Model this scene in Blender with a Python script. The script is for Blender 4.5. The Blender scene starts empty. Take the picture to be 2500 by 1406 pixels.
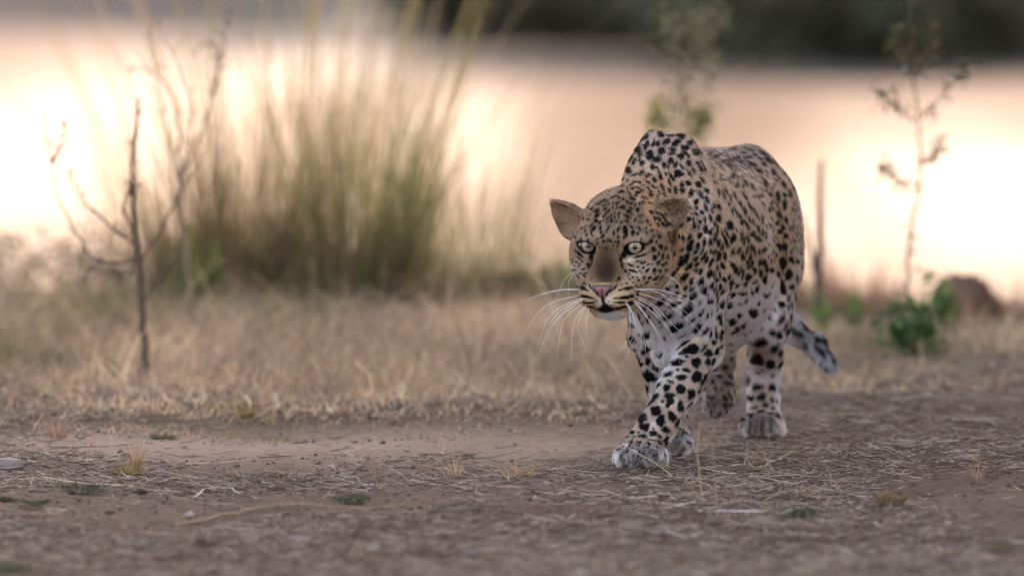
import bpy, math, random
import numpy as np
from mathutils import Vector

# ------------------------------------------------------------------ camera
sc = bpy.context.scene
col = sc.collection
RES = (2500, 1406)
FPX = 27778.0                      # 400 mm lens on a 36 mm sensor, in photo pixels
CAM_H = 1.32
PITCH = math.atan(1276.0 / FPX)    # looking slightly down
Y0 = 21.4                          # distance of the planted front paw
cd = bpy.data.cameras.new('camera')
cam = bpy.data.objects.new('camera', cd); col.objects.link(cam)
cd.lens = 400.0; cd.sensor_width = 36.0; cd.sensor_fit = 'HORIZONTAL'
cd.clip_start = 0.5; cd.clip_end = 2000.0
cam.location = (0, 0, CAM_H)
cam.rotation_euler = (math.pi / 2 - PITCH, 0, 0)
cd.dof.use_dof = True
cd.dof.focus_distance = Y0 - 0.01
cd.dof.aperture_fstop = 3.7
cd.dof.aperture_blades = 0
sc.camera = cam

# ------------------------------------------------------------------ sky, sun, exposure
SUN_EL, SUN_AZ = math.radians(21.0), math.radians(32.0)   # azimuth from +Y towards +X
w = bpy.data.worlds.new('World'); sc.world = w; w.use_nodes = True
nt = w.node_tree; nt.nodes.clear()
sky = nt.nodes.new('ShaderNodeTexSky'); sky.sky_type = 'NISHITA'; sky.sun_disc = False
sky.sun_elevation = SUN_EL; sky.sun_rotation = SUN_AZ
sky.dust_density = 2.5; sky.air_density = 1.0; sky.ozone_density = 1.0
bg = nt.nodes.new('ShaderNodeBackground'); bg.inputs[1].default_value = 0.15
wo = nt.nodes.new('ShaderNodeOutputWorld')
nt.links.new(sky.outputs[0], bg.inputs[0]); nt.links.new(bg.outputs[0], wo.inputs[0])
sl = bpy.data.lights.new('sun', 'SUN'); sl.energy = 2.0; sl.angle = math.radians(0.6); sl.color = (1.0, 0.88, 0.77)
so = bpy.data.objects.new('sun', sl); col.objects.link(so)
sd = Vector((math.sin(SUN_AZ) * math.cos(SUN_EL), math.cos(SUN_AZ) * math.cos(SUN_EL), math.sin(SUN_EL)))
so.rotation_euler = sd.to_track_quat('Z', 'Y').to_euler()
so.location = (30, 30, 30)
vs = sc.view_settings
vs.view_transform = 'Standard'; vs.look = 'None'; vs.gamma = 1.0; vs.use_curve_mapping = False
vs.exposure = 2.27
try:
    vs.use_white_balance = True; vs.white_balance_temperature = 8400; vs.white_balance_tint = 20
except Exception:
    pass
try:
    sc.cycles.use_denoising = True; sc.cycles.denoiser = 'OPENIMAGEDENOISE'
    sc.cycles_curves.shape = 'RIBBONS'
    sc.cycles.max_bounces = 6; sc.cycles.transparent_max_bounces = 8
    sc.cycles.caustics_reflective = False; sc.cycles.caustics_refractive = False
except Exception:
    pass

# ------------------------------------------------------------------ helpers
CP, SP = math.cos(PITCH), math.sin(PITCH)

def PX(px, py, Y):
    """photo pixel + distance along Y -> world point (works on arrays)"""
    u = (px - 1250.0) / FPX; v = (703.0 - py) / FPX
    dy = CP + v * SP; dz = -SP + v * CP
    t = Y / dy
    return np.array([u * t, Y + 0 * t, CAM_H + dz * t])

def proj(P):
    """world points (n,3) -> photo pixels"""
    x = P[:, 0]; y = P[:, 1]; z = P[:, 2] - CAM_H
    dep = y * CP - z * SP; up = y * SP + z * CP
    return 1250 + FPX * x / dep, 703 - FPX * up / dep

def gdist(py):
    """distance at which flat ground shows at photo row py"""
    v = (703.0 - py) / FPX
    return -CAM_H * (CP + v * SP) / (-SP + v * CP)

def G(px, py):
    """photo pixel -> ground point"""
    return PX(px, py, gdist(py))

def tag(o, label=None, cat=None, group=None, kind=None):
    if label: o['label'] = label
    if cat: o['category'] = cat
    if group: o['group'] = group
    if kind: o['kind'] = kind
    return o

def empty(name, loc=(0, 0, 0)):
    o = bpy.data.objects.new(name, None); col.objects.link(o); o.location = loc
    o.empty_display_size = 0.1
    return o

def mesh_obj(name, V, F, mat=None, parent=None, smooth=True, loc=None):
    """V (n,3) world coordinates; object origin placed at loc (or the parent's)."""
    me = bpy.data.meshes.new(name)
    V = np.asarray(V, dtype=np.float64)
    org = np.array(parent.location if parent is not None and loc is None else (loc if loc is not None else (0, 0, 0)))
    if parent is not None and parent.parent is not None and loc is None:
        org = np.array(parent.location) + np.array(parent.parent.location)
    V = V - org
    if isinstance(F, np.ndarray):
        n, k = F.shape
        me.vertices.add(len(V)); me.vertices.foreach_set('co', V.astype(np.float32).ravel())
        me.loops.add(n * k); me.loops.foreach_set('vertex_index', F.astype(np.int32).ravel())
        me.polygons.add(n); me.polygons.foreach_set('loop_start', np.arange(0, n * k, k, dtype=np.int32))
        me.update(calc_edges=True)
    else:
        me.from_pydata(V.tolist(), [], [tuple(f) for f in F])
    if smooth: me.polygons.foreach_set('use_smooth', np.ones(len(me.polygons), dtype=bool))
    me.validate()
    if mat: me.materials.append(mat)
    o = bpy.data.objects.new(name, me); col.objects.link(o)
    if parent is not None:
        o.parent = parent
        if loc is not None: o.location = np.array(loc) - np.array(parent.location)
    elif loc is not None:
        o.location = loc
    return o

def set_color(o, C, name='Col', domain='POINT'):
    a = o.data.attributes.new(name, 'FLOAT_COLOR', domain)
    C4 = np.ones((len(C), 4), np.float32); C4[:, :3] = C
    a.data.foreach_set('color', C4.ravel())

def srgb(r, g, b):
    return tuple((c / 255 / 12.92 if c / 255 <= 0.04045 else ((c / 255 + 0.055) / 1.055) ** 2.4) for c in (r, g, b))

# value noise on numpy arrays
_rs = np.random.RandomState(5)
_perm = _rs.rand(64, 64, 64).astype(np.float32)
def vnoise(x, y, z=None):
    if z is None: z = np.zeros_like(x)
    xi = np.floor(x).astype(int); yi = np.floor(y).astype(int); zi = np.floor(z).astype(int)
    fx = x - xi; fy = y - yi; fz = z - zi
    fx = fx * fx * (3 - 2 * fx); fy = fy * fy * (3 - 2 * fy); fz = fz * fz * (3 - 2 * fz)
    def g(a, b, c): return _perm[(xi + a) & 63, (yi + b) & 63, (zi + c) & 63]
    r = 0
    for a in (0, 1):
        for b in (0, 1):
            for c in (0, 1):
                r = r + g(a, b, c) * (fx if a else 1 - fx) * (fy if b else 1 - fy) * (fz if c else 1 - fz)
    return r * 2 - 1
def fbm(x, y, z=None, o=4):
    r = 0; a = 1.0; s = 1.0
    for i in range(o):
        r = r + a * vnoise(x * s + 13.7 * i, y * s + 7.1 * i, None if z is None else z * s)
        a *= 0.5; s *= 2.03
    return r

def mat_basic(name, color, rough=0.8, attr=None, noise=None, spec=0.2, trans=0.0, bump=None, mixcol=None):
    """Principled material; attr = colour attribute name; noise=(scale, amount) varies brightness; mixcol = second colour"""
    m = bpy.data.materials.new(name); m.use_nodes = True
    n = m.node_tree.nodes; l = m.node_tree.links
    b = n['Principled BSDF']; out = n['Material Output']
    b.inputs['Roughness'].default_value = rough
    b.inputs['Specular IOR Level'].default_value = spec
    if attr:
        a = n.new('ShaderNodeAttribute'); a.attribute_name = attr; src = a.outputs['Color']
    else:
        a = n.new('ShaderNodeRGB'); a.outputs[0].default_value = (*color, 1); src = a.outputs[0]
    if noise:
        tc = n.new('ShaderNodeTexCoord'); no = n.new('ShaderNodeTexNoise'); no.inputs['Scale'].default_value = noise[0]
        no.inputs['Detail'].default_value = 6
        l.new(tc.outputs['Object'], no.inputs['Vector'])
        if mixcol:
            mx = n.new('ShaderNodeMix'); mx.data_type = 'RGBA'
            rp = n.new('ShaderNodeMapRange'); rp.inputs[1].default_value = 0.4; rp.inputs[2].default_value = 0.62
            l.new(no.outputs[0], rp.inputs[0]); l.new(rp.outputs[0], mx.inputs[0]); l.new(src, mx.inputs[6])
            mx.inputs[7].default_value = (*mixcol, 1); src = mx.outputs[2]
        mr = n.new('ShaderNodeMapRange'); mr.inputs[1].default_value = 0.3; mr.inputs[2].default_value = 0.7
        mr.inputs[3].default_value = 1 - noise[1]; mr.inputs[4].default_value = 1 + noise[1]
        l.new(no.outputs[0], mr.inputs[0])
        vm = n.new('ShaderNodeVectorMath'); vm.operation = 'SCALE'
        l.new(src, vm.inputs[0]); l.new(mr.outputs[0], vm.inputs[3]); src = vm.outputs[0]
        if bump:
            bp = n.new('ShaderNodeBump'); bp.inputs['Strength'].default_value = bump[0]; bp.inputs['Distance'].default_value = bump[1]
            l.new(no.outputs[0], bp.inputs['Height']); l.new(bp.outputs[0], b.inputs['Normal'])
    l.new(src, b.inputs['Base Color'])
    if trans > 0:
        t = n.new('ShaderNodeBsdfTranslucent'); mx = n.new('ShaderNodeMixShader'); mx.inputs[0].default_value = trans
        l.new(src, t.inputs[0]); l.new(b.outputs[0], mx.inputs[1]); l.new(t.outputs[0], mx.inputs[2]); l.new(mx.outputs[0], out.inputs[0])
    return m

def tube(points, radii, sides=5, cap=True):
    """tapered tube along a polyline -> V, F lists"""
    P = np.asarray(points, float); R = np.asarray(radii, float) * np.ones(len(P))
    V = []; F = []
    for i in range(len(P)):
        t = P[min(i + 1, len(P) - 1)] - P[max(i - 1, 0)]
        t = t / (np.linalg.norm(t) + 1e-12)
        a = np.cross(t, (0, 1, 0.013)); 
        if np.linalg.norm(a) < 0.1: a = np.cross(t, (1, 0, 0))
        a /= np.linalg.norm(a); b = np.cross(t, a)
        for k in range(sides):
            an = 2 * math.pi * k / sides
            V.append(P[i] + R[i] * (math.cos(an) * a + math.sin(an) * b))
    for i in range(len(P) - 1):
        for k in range(sides):
            F.append((i * sides + k, i * sides + (k + 1) % sides, (i + 1) * sides + (k + 1) % sides, (i + 1) * sides + k))
    if cap:
        F.append(tuple(range(sides))[::-1]); F.append(tuple((len(P) - 1) * sides + k for k in range(sides)))
    return V, F

class MB:
    def __init__(s): s.V = []; s.F = []; s.n = 0; s.C = []
    def add(s, V, F, c=None):
        s.V.extend([tuple(v) for v in V]); s.F.extend([tuple(i + s.n for i in f) for f in F])
        if c is not None: s.C.extend([tuple(c)] * len(V))
        s.n += len(V)
    def build(s, name, mat, parent=None, smooth=True, loc=None):
        o = mesh_obj(name, np.array(s.V), s.F, mat, parent, smooth, loc)
        if s.C: set_color(o, np.array(s.C))
        return o
# ------------------------------------------------------------------ ground: bare soil, bank falling to a sandy river bed, far bank
R2 = np.random.RandomState(3)
def ground_z(x, y, detail=True):
    z = np.zeros_like(x)
    edge = 28.3 + 0.3 * np.sin(x * 0.9) + 0.15 * np.sin(x * 2.3 + 1) - 0.7 * np.clip((x - 0.6) / 0.4, 0, 1)
    t = np.clip((y - edge) / 7.0, 0, 1); z = z - 1.9 * t * t * (3 - 2 * t)
    b = np.clip((y - 160 - 32 * np.tanh(-(x + 4.2) / 1.6)) / 30, 0, 1); z = z + 7.0 * b * b * (3 - 2 * b)
    if detail:
        near = np.clip((27 - y) / 3, 0, 1) * np.clip((4.5 - np.abs(x)) / 2, 0, 1)
        n1 = fbm(x * 2.1, y * 1.2, o=3) * 0.010
        n2 = np.abs(fbm(x * 11, y * 9 + 40, o=3)) * 0.008
        n3 = fbm(x * 34, y * 30 + 9, o=2) * 0.0030
        smooth_strip = np.exp(-((y - 22.2 - 0.12 * x) / 0.45) ** 2) * np.clip((0.35 - x) / 0.4, 0, 1)
        z = z + near * (n1 + (n2 + n3) * (1 - 0.75 * smooth_strip)) - 0.008 * near
        z = z + 0.12 * fbm(x * 0.3, y * 0.2, o=2) * np.clip((y - 36) / 10, 0, 1)
    return z
def axis_list(parts):
    out = []
    for a, b, s in parts: out += list(np.arange(a, b, s))
    return np.array(out)
gx = axis_list([(-600, -100, 60), (-100, -12, 8), (-12, -3, 1.0), (-3, -1.45, 0.12), (-1.45, 1.45, 0.012), (1.45, 3, 0.12), (3, 12, 1), (12, 100, 8), (100, 661, 60)])
gy = axis_list([(-40, 8, 8), (8, 17.4, 1.0), (17.4, 24.2, 0.014), (24.2, 31, 0.06), (31, 42, 0.5), (42, 180, 3), (180, 1500, 90)])
GX, GY = np.meshgrid(gx, gy, indexing='ij')
GZ = ground_z(GX, GY)
V = np.stack([GX.ravel(), GY.ravel(), GZ.ravel()], 1)
nX, nY = len(gx), len(gy)
I, J = np.meshgrid(np.arange(nX - 1), np.arange(nY - 1), indexing='ij')
Q = np.stack([I * nY + J, (I + 1) * nY + J, (I + 1) * nY + J + 1, I * nY + J + 1], -1).reshape(-1, 4)
gm = bpy.data.materials.new('soil'); gm.use_nodes = True
n = gm.node_tree.nodes; l = gm.node_tree.links; b = n['Principled BSDF']; b.inputs['Roughness'].default_value = 0.95; b.inputs['Specular IOR Level'].default_value = 0.1
at = n.new('ShaderNodeAttribute'); at.attribute_name = 'Col'
tc = n.new('ShaderNodeTexCoord'); no = n.new('ShaderNodeTexNoise'); no.inputs['Scale'].default_value = 55; no.inputs['Detail'].default_value = 8
no2 = n.new('ShaderNodeTexNoise'); no2.inputs['Scale'].default_value = 260; no2.inputs['Detail'].default_value = 3
l.new(tc.outputs['Object'], no.inputs[0]); l.new(tc.outputs['Object'], no2.inputs[0])
mr = n.new('ShaderNodeMapRange'); mr.inputs[1].default_value = .3; mr.inputs[2].default_value = .7; mr.inputs[3].default_value = .72; mr.inputs[4].default_value = 1.28
l.new(no.outputs[0], mr.inputs[0])
vm = n.new('ShaderNodeVectorMath'); vm.operation = 'SCALE'; l.new(at.outputs['Color'], vm.inputs[0]); l.new(mr.outputs[0], vm.inputs[3]); l.new(vm.outputs[0], b.inputs['Base Color'])
bp = n.new('ShaderNodeBump'); bp.inputs['Strength'].default_value = 0.6; bp.inputs['Distance'].default_value = 0.004; l.new(no2.outputs[0], bp.inputs['Height']); l.new(bp.outputs[0], b.inputs['Normal'])
ground = mesh_obj('ground', V, Q.astype(np.int32), gm); tag(ground, kind='structure')
x, y, z = V[:, 0], V[:, 1], V[:, 2]
dark = np.array(srgb(82, 61, 53)); sandy = np.array(srgb(144, 121, 107)); straw = np.array(srgb(142, 120, 100)); sand = np.array(srgb(102, 88, 79)); shade_sand = np.array(srgb(176, 140, 118)); bankc = np.array(srgb(108, 104, 90))
k = np.clip(0.5 + 0.9 * fbm(x * 2.2, y * 1.3, o=4), 0, 1)
strip = np.exp(-((y - 22.15 - 0.10 * x) / 0.55) ** 2) * np.clip((0.9 - x) / 0.8, 0.25, 1)
far = np.clip((y - 23) / 2, 0, 1)
k = np.clip(0.30 * k + 0.75 * strip + 0.35 * far, 0, 1)
C = dark + (sandy - dark) * k[:, None]
low = np.clip((y - 33) / 3, 0, 1)[:, None]
pt_ = lambda cx, cy, sx, sy: np.exp(-((x - cx) / sx) ** 2 - ((y - cy) / sy) ** 2)
shade_k = np.clip(1.2 * pt_(2.1, 104, 1.4, 14) + 0.55 * pt_(0.3, 84, 1.0, 18), 0, 1)[:, None]  # half-shaded parts of the river bed, painted into the sand colour
sand = np.array(srgb(122, 106, 96)); shade_sand = np.array(srgb(86, 71, 62)); pale = np.array(srgb(204, 188, 172))
pl = np.clip(1.3 * pt_(-3.7, 100, 1.5, 26) + 1.3 * pt_(3.6, 86, 1.0, 15) + 1.1 * pt_(-2.0, 122, 0.8, 10) + 0.9 * pt_(-0.45, 98, 0.5, 14) + 0.5 * pt_(1.9, 78, 0.5, 7) + 0.4 * pt_(-0.9, 70, 0.7, 8), 0, 1)[:, None]  # sunlit parts of the bed, painted as paler sand
S = sand + (shade_sand - sand) * shade_k; S = S + (np.array(srgb(96, 88, 80)) - S) * np.clip((y - (113 + 38 * (1 + np.tanh(-(x + 4.2) / 1.6)))) / 10, 0, 1)[:, None]; S = S + (pale - S) * pl  # far band: shade in front of the far bushes painted into the sand
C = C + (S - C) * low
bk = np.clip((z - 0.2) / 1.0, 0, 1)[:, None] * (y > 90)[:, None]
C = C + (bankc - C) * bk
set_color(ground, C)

# ------------------------------------------------------------------ vegetation helpers
def blade_mesh(P0, D, L, W, bend, seg=3, side=None):
    """many tapered grass blades as a V-shaped ribbon each; arrays of roots, lean directions, lengths, widths"""
    n_ = len(P0); up = np.array([0, 0, 1.0])
    if side is None:
        an = R2.rand(n_) * math.pi; side = np.stack([np.cos(an), np.sin(an), 0 * an], 1)
    Vs = []; 
    for i in range(seg + 1):
        t = i / seg
        c = P0 + L[:, None] * (up * (t - bend[:, None] * t * t * 0.5) + D * (t * t * bend[:, None] + 0.15 * t))
        w_ = (W * (1 - t) ** 0.7 + 0.0002)[:, None]
        Vs += [c - side * w_, c + side * w_]
    V = np.stack(Vs, 1).reshape(-1, 3); k = (seg + 1) * 2
    F = []
    base = np.arange(n_) * k
    for i in range(seg):
        F.append(np.stack([base + 2 * i, base + 2 * i + 1, base + 2 * i + 3, base + 2 * i + 2], 1))
    return V, np.concatenate(F)
def grass_obj(name, P0, L, W, bend, cols, mat, parent=None, loc=None, lean=None, seg=3):
    n_ = len(P0); an = R2.rand(n_) * 6.283
    D = np.stack([np.cos(an), np.sin(an), 0 * an], 1) if lean is None else lean
    V, F = blade_mesh(P0, D, L, W, bend, seg)
    o = mesh_obj(name, V, F.astype(np.int32), mat, parent, loc=loc)
    set_color(o, np.repeat(cols, (seg + 1) * 2, 0)); return o
def pick(palette, n_, var=0.18, weights=None):
    P = np.array([srgb(*c) for c in palette]); i = R2.choice(len(P), n_, p=weights)
    return np.clip(P[i] * (1 + var * R2.randn(n_))[:, None], 0.005, 0.9)
grass_mat = mat_basic('grass_blades', (1, 1, 1), 0.7, attr='Col', spec=0.15, trans=0.45)
leaf_mat = mat_basic('leaves', (1, 1, 1), 0.55, attr='Col', spec=0.25, trans=0.3)
bark_mat = mat_basic('bark', srgb(98, 80, 72), 0.9, noise=(30, 0.3))
twig_mat = mat_basic('dry_twig', srgb(126, 106, 96), 0.85, noise=(60, 0.3))
pale_twig = mat_basic('pale_twig', srgb(150, 128, 112), 0.85, noise=(60, 0.3))
straw_mat = mat_basic('straw', (1, 1, 1), 0.7, attr='Col', spec=0.2)
DRY = [(200, 174, 148), (174, 146, 124), (214, 192, 168), (140, 116, 102), (190, 156, 128)]
def gz(x, y): return ground_z(np.asarray(x, float), np.asarray(y, float))

# dry short grass between the bare soil and the bank (uncountable: one object)
def scatter_px(n_, px0, px1, y0, y1, power=1.0):
    Y = y0 + (y1 - y0) * R2.rand(n_) ** power; px = px0 + (px1 - px0) * R2.rand(n_)
    X = (px - 1250) / FPX * Y
    return X, Y
def dry_grass():
    X1, Y1 = scatter_px(56000, -250, 1650, 22.4, 29.2); X2, Y2 = scatter_px(17000, 1500, 2750, 22.6, 28.9); X3, Y3 = scatter_px(15000, -1700, -250, 22.6, 29); X4, Y4 = scatter_px(15000, 2750, 4200, 22.6, 28.5)
    X = np.r_[X1, X2, X3, X4]; Y = np.r_[Y1, Y2, Y3, Y4]; e_ = 0.7 * np.clip((X - 0.6) / 0.4, 0, 1); right = np.r_[np.zeros(len(X1)), np.ones(len(X2)), np.zeros(len(X3)), np.ones(len(X4))]
    d = fbm(X * 1.6 + 5, Y * 1.0, o=3)
    far_ = np.clip((Y - 22.65 - 0.8 * right) / 2.2, 0, 1)
    keep = R2.rand(len(X)) < np.clip(0.25 + 0.6 * d + 0.9 * far_ - 0.30 * right - 0.9 * np.clip((Y + e_ - 27.6) / 1.2, 0, 1), 0.02, 1)
    X, Y, d, right, far_, e_ = X[keep], Y[keep], d[keep], right[keep], far_[keep], e_[keep]; n_ = len(X)
    hgt = np.clip(0.008 + 0.052 * far_ ** 1.2 - 0.035 * np.clip((Y + e_ - 26.6) / 1.2, 0, 1) + 0.022 * d * (0.3 + far_), 0.008, 0.2) * np.exp(R2.normal(0, 0.5, n_)) * (1 - 0.35 * right)
    P0 = np.stack([X, Y, gz(X, Y) - 0.004], 1)
    cols = pick(DRY + [(130, 128, 92)], n_, 0.16, [.24, .2, .22, .14, .16, .04])
    pt = fbm(X * 2.6 + 40, Y * 1.5, o=2)[:, None]
    cols = cols * (1 + 0.35 * np.clip(pt, -.9, .9)); gm_ = np.clip(fbm(X * 1.9, Y * 1.7 + 77, o=2) - 0.25, 0, 1)[:, None]; cols = np.clip(cols + (np.array(srgb(112, 108, 74)) - cols) * gm_ * 1.2, .01, .9)
    g = grass_obj('dry_grass', P0, hgt, R2.uniform(0.0010, 0.0030, n_), R2.uniform(0.3, 1.5, n_), cols, grass_mat)
    tag(g, 'short dry straw coloured grass covering the ground behind the leopard', 'grass', kind='stuff')
dry_grass()

# ------------------------------------------------------------------ big reed clumps behind on the left
def clump(name, label, cat, cx, py, Y, n_, spread, h0, h1, pal, wts, width=(0.002, 0.005), lean=0.25, group=None, seg=4, base=None):
    """tussock rooted round one point; px centre cx at distance Y"""
    X = (cx - 1250) / FPX * Y; z0 = float(gz(X, Y)); root = empty(name, (X, Y, z0)); tag(root, label, cat, group)
    an = R2.rand(n_) * 6.283; rr = spread * np.sqrt(R2.rand(n_))
    x = X + rr * np.cos(an); y = Y + rr * np.sin(an) * 0.8
    P0 = np.stack([x, y, gz(x, y) - 0.01], 1)
    L = h0 + (h1 - h0) * R2.rand(n_) ** 1.7; L *= 1 + 0.3 * fbm(x * 14, y * 9, o=2); L *= 1 - 0.35 * (rr / spread) ** 2
    D = np.stack([np.cos(an), np.sin(an), 0 * an], 1) + 0.5 * R2.randn(n_, 3) * [1, 1, 0]
    g = grass_obj('blades', P0, L, R2.uniform(width[0], width[1], n_), R2.uniform(0.02, lean, n_) * (0.5 + rr / spread), pick(pal, n_, .15, wts), grass_mat, root, lean=D, seg=seg)
    g['kind'] = 'stuff'
    return root
GREEN = [(104, 106, 64), (128, 124, 82), (90, 94, 60), (150, 126, 98), (122, 98, 80)]
PALE = [(178, 160, 116), (196, 168, 138), (150, 148, 96), (158, 132, 108)]
clump('reed_clump', 'dense green and brown reed clump, the widest one left of centre', 'reeds', 850, 735, 27.6, 300, 0.17, 0.20, 0.60, GREEN, [.26, .16, .16, .18, .24], (0.002, 0.0055), 0.16)
clump('reed_clump', 'brown and olive reed clump behind the forked dead twigs', 'reeds', 560, 735, 27.7, 430, 0.17, 0.18, 0.58, GREEN, [.10, .10, .10, .26, .44], (0.002, 0.0055), 0.16)
clump('reed_clump', 'slim bright green reed tuft beside the forked dead twigs', 'reeds', 480, 700, 27.0, 130, 0.028, 0.18, 0.38, [(92, 108, 58), (104, 116, 68)], None, (0.003, 0.006), 0.12)
clump('reed_clump', 'tall thin straw reeds rising to the top of the photo, left of centre', 'reeds', 700, 740, 29.4, 400, 0.42, 0.60, 1.40, PALE, [.3, .35, .25, .1], (0.002, 0.0048), 0.14)
clump('reed_clump', 'tall olive reeds rising to the top just right of the straw reeds', 'reeds', 890, 740, 27.8, 150, 0.14, 0.55, 0.92, [(140, 138, 92), (168, 150, 110)], None, (0.002, 0.004), 0.14)
clump('reed_clump', 'thin pale feathery reeds in front of the bright sand, centre', 'reeds', 1130, 735, 28.1, 330, 0.17, 0.15, 0.62, [(182, 172, 132), (150, 154, 106), (200, 178, 148)], [.4, .3, .3], (0.0012, 0.0030), 0.16)
clump('reed_clump', 'sparse green reed tuft half hidden behind the leopard head', 'reeds', 1390, 735, 28.0, 190, 0.08, 0.14, 0.34, [(132, 142, 92), (160, 156, 116)], None, (0.0015, 0.003), 0.35)
clump('reed_clump', 'low brown reed fringe at the foot of the dense reeds, left of the leopard', 'reeds', 1010, 745, 27.7, 360, 0.30, 0.06, 0.20, [(156, 126, 106), (170, 144, 118), (120, 120, 80)], [.5, .3, .2], (0.0015, 0.004), 0.5)
clump('grass_tuft', 'reddish dry grass tuft standing right of the wooden stake', 'grass tuft', 2090, 730, 27.4, 230, 0.08, 0.08, 0.26, [(172, 132, 112), (188, 154, 130), (150, 112, 96)], None, (0.0012, 0.003), 0.3)
clump('grass_tuft', 'brown dry grass tuft between the leopard rump and the stake', 'grass tuft', 1965, 720, 27.7, 190, 0.07, 0.06, 0.22, [(160, 132, 112), (168, 150, 116)], None, (0.0012, 0.003), 0.3)
ORD = ['first', 'second', 'third', 'fourth', 'fifth', 'sixth', 'seventh', 'eighth', 'ninth', 'tenth', 'eleventh', 'twelfth', 'thirteenth', 'fourteenth', 'fifteenth', 'sixteenth']
for i in range(22):
    left = i < 16
    px = (20 + i * 92 + R2.uniform(-34, 34)) if left else 1990 + (i - 16) * 88 + R2.uniform(-30, 30)
    lb = 'pale dry grass tuft in the blurred straw grass, %s from the left edge' % ORD[i] if left else 'dry grass tuft in the straw behind the tail, %s from the leopard' % ORD[i - 16]
    clump('grass_tuft', lb, 'grass tuft', px, 0, R2.uniform(23.7, 27.0), int(R2.uniform(35, 70)), R2.uniform(.03, .06), 0.04, R2.uniform(.10, .17), [(206, 178, 150), (186, 156, 130), (160, 130, 108), (140, 130, 92)], [.4, .3, .2, .1], (.0008, .0020), .9, group='dry grass tufts in the straw grass', seg=3)
for lb, px, Y in (('dry grass tuft on the lip of the bank left of the brown mound', 2170, 27.3), ('dry grass tuft on the lip of the bank just right of the brown mound', 2455, 27.2), ('dry grass tuft on the lip of the bank between the stake and the red tuft', 2050, 27.5)):
    clump('grass_tuft', lb, 'grass tuft', px, 0, Y, 130, .05, .04, .20, [(176, 142, 118), (190, 160, 134), (150, 120, 100)], None, (.001, .0024), .6)
# ------------------------------------------------------------------ dark scrub at the lip of the bank, left edge
def leaf_blob(root, centre, size, n_, pal, leaf=(0.006, 0.014), name='foliage', lump=0.5, mat=None):
    d = R2.randn(n_, 3); d /= np.linalg.norm(d, axis=1, keepdims=True); r = R2.rand(n_) ** 0.4
    nz = 1 + lump * np.array(vnoise(d[:, 0] * 2.2 + centre[0] * 3, d[:, 1] * 2.2, d[:, 2] * 2.2 + centre[1]))
    P = np.array(centre) + d * (r * nz)[:, None] * np.array(size)
    P[:, 2] = np.maximum(P[:, 2], gz(P[:, 0], P[:, 1]) + 0.01)
    a = R2.randn(n_, 3); a /= np.linalg.norm(a, axis=1, keepdims=True); b = np.cross(a, R2.randn(n_, 3)); b /= np.linalg.norm(b, axis=1, keepdims=True)
    s = R2.uniform(leaf[0], leaf[1], n_)[:, None]
    V = np.stack([P - a * s, P - b * s * .5, P + a * s, P + b * s * .5], 1).reshape(-1, 3)
    F = np.arange(n_ * 4).reshape(-1, 4)
    o = mesh_obj(name, V, F.astype(np.int32), mat or leaf_mat, root, smooth=False); set_color(o, np.repeat(pick(pal, n_, .25), 4, 0)); o['kind'] = 'stuff'
    return o
def stems(root, base, tips, r0=0.006, name='stem', mat=None):
    for t in tips:
        b_ = np.array(base, float); t = np.array(t, float); m = (b_ + t) / 2 + (t - b_)[[1, 0, 2]] * [0.1, 0.1, 0.05]
        V, F = tube([b_, m, t], [r0, r0 * .7, r0 * .3], 6); mesh_obj(name, V, F, mat or bark_mat, root)
def bush(name, label, cat, px, Y, w, h, n_, pal, leaf, group=None, lift=0.5, d=None):
    X = (px - 1250) / FPX * Y; z0 = float(gz(X, Y)); root = empty(name, (X, Y, z0)); tag(root, label, cat, group)
    d = d or w
    stems(root, (X, Y, z0 - .02), [(X + w * .4 * R2.uniform(-1, 1), Y + d * .4 * R2.uniform(-1, 1), z0 + h * R2.uniform(.6, .9)) for _ in range(4)], max(0.004, h * 0.018))
    leaf_blob(root, (X, Y, z0 + h * lift), (w, d, h * .5), n_, pal, leaf, lump=.85); return root
SCRUB = [(100, 98, 80), (116, 106, 88), (90, 92, 74), (130, 112, 96)]
bush('scrub_bush', 'dark grey green scrub at the far left edge of the photo', 'bush', -10, 29.6, 0.26, 0.42, 1500, SCRUB, (.006, .014))
bush('scrub_bush', 'low dark scrub behind the bare sapling on the left', 'bush', 250, 28.9, 0.28, 0.26, 1300, SCRUB, (.006, .014))
bush('scrub_bush', 'flat brown scrub at the foot of the reeds, left', 'bush', 500, 28.0, 0.22, 0.15, 1800, [(104, 88, 76), (86, 80, 62)], (.005, .012))
bush('scrub_bush', 'flat brown scrub just left of the leopard head', 'bush', 1240, 28.1, 0.20, 0.08, 1200, [(130, 104, 88), (104, 92, 72)], (.005, .012))
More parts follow.
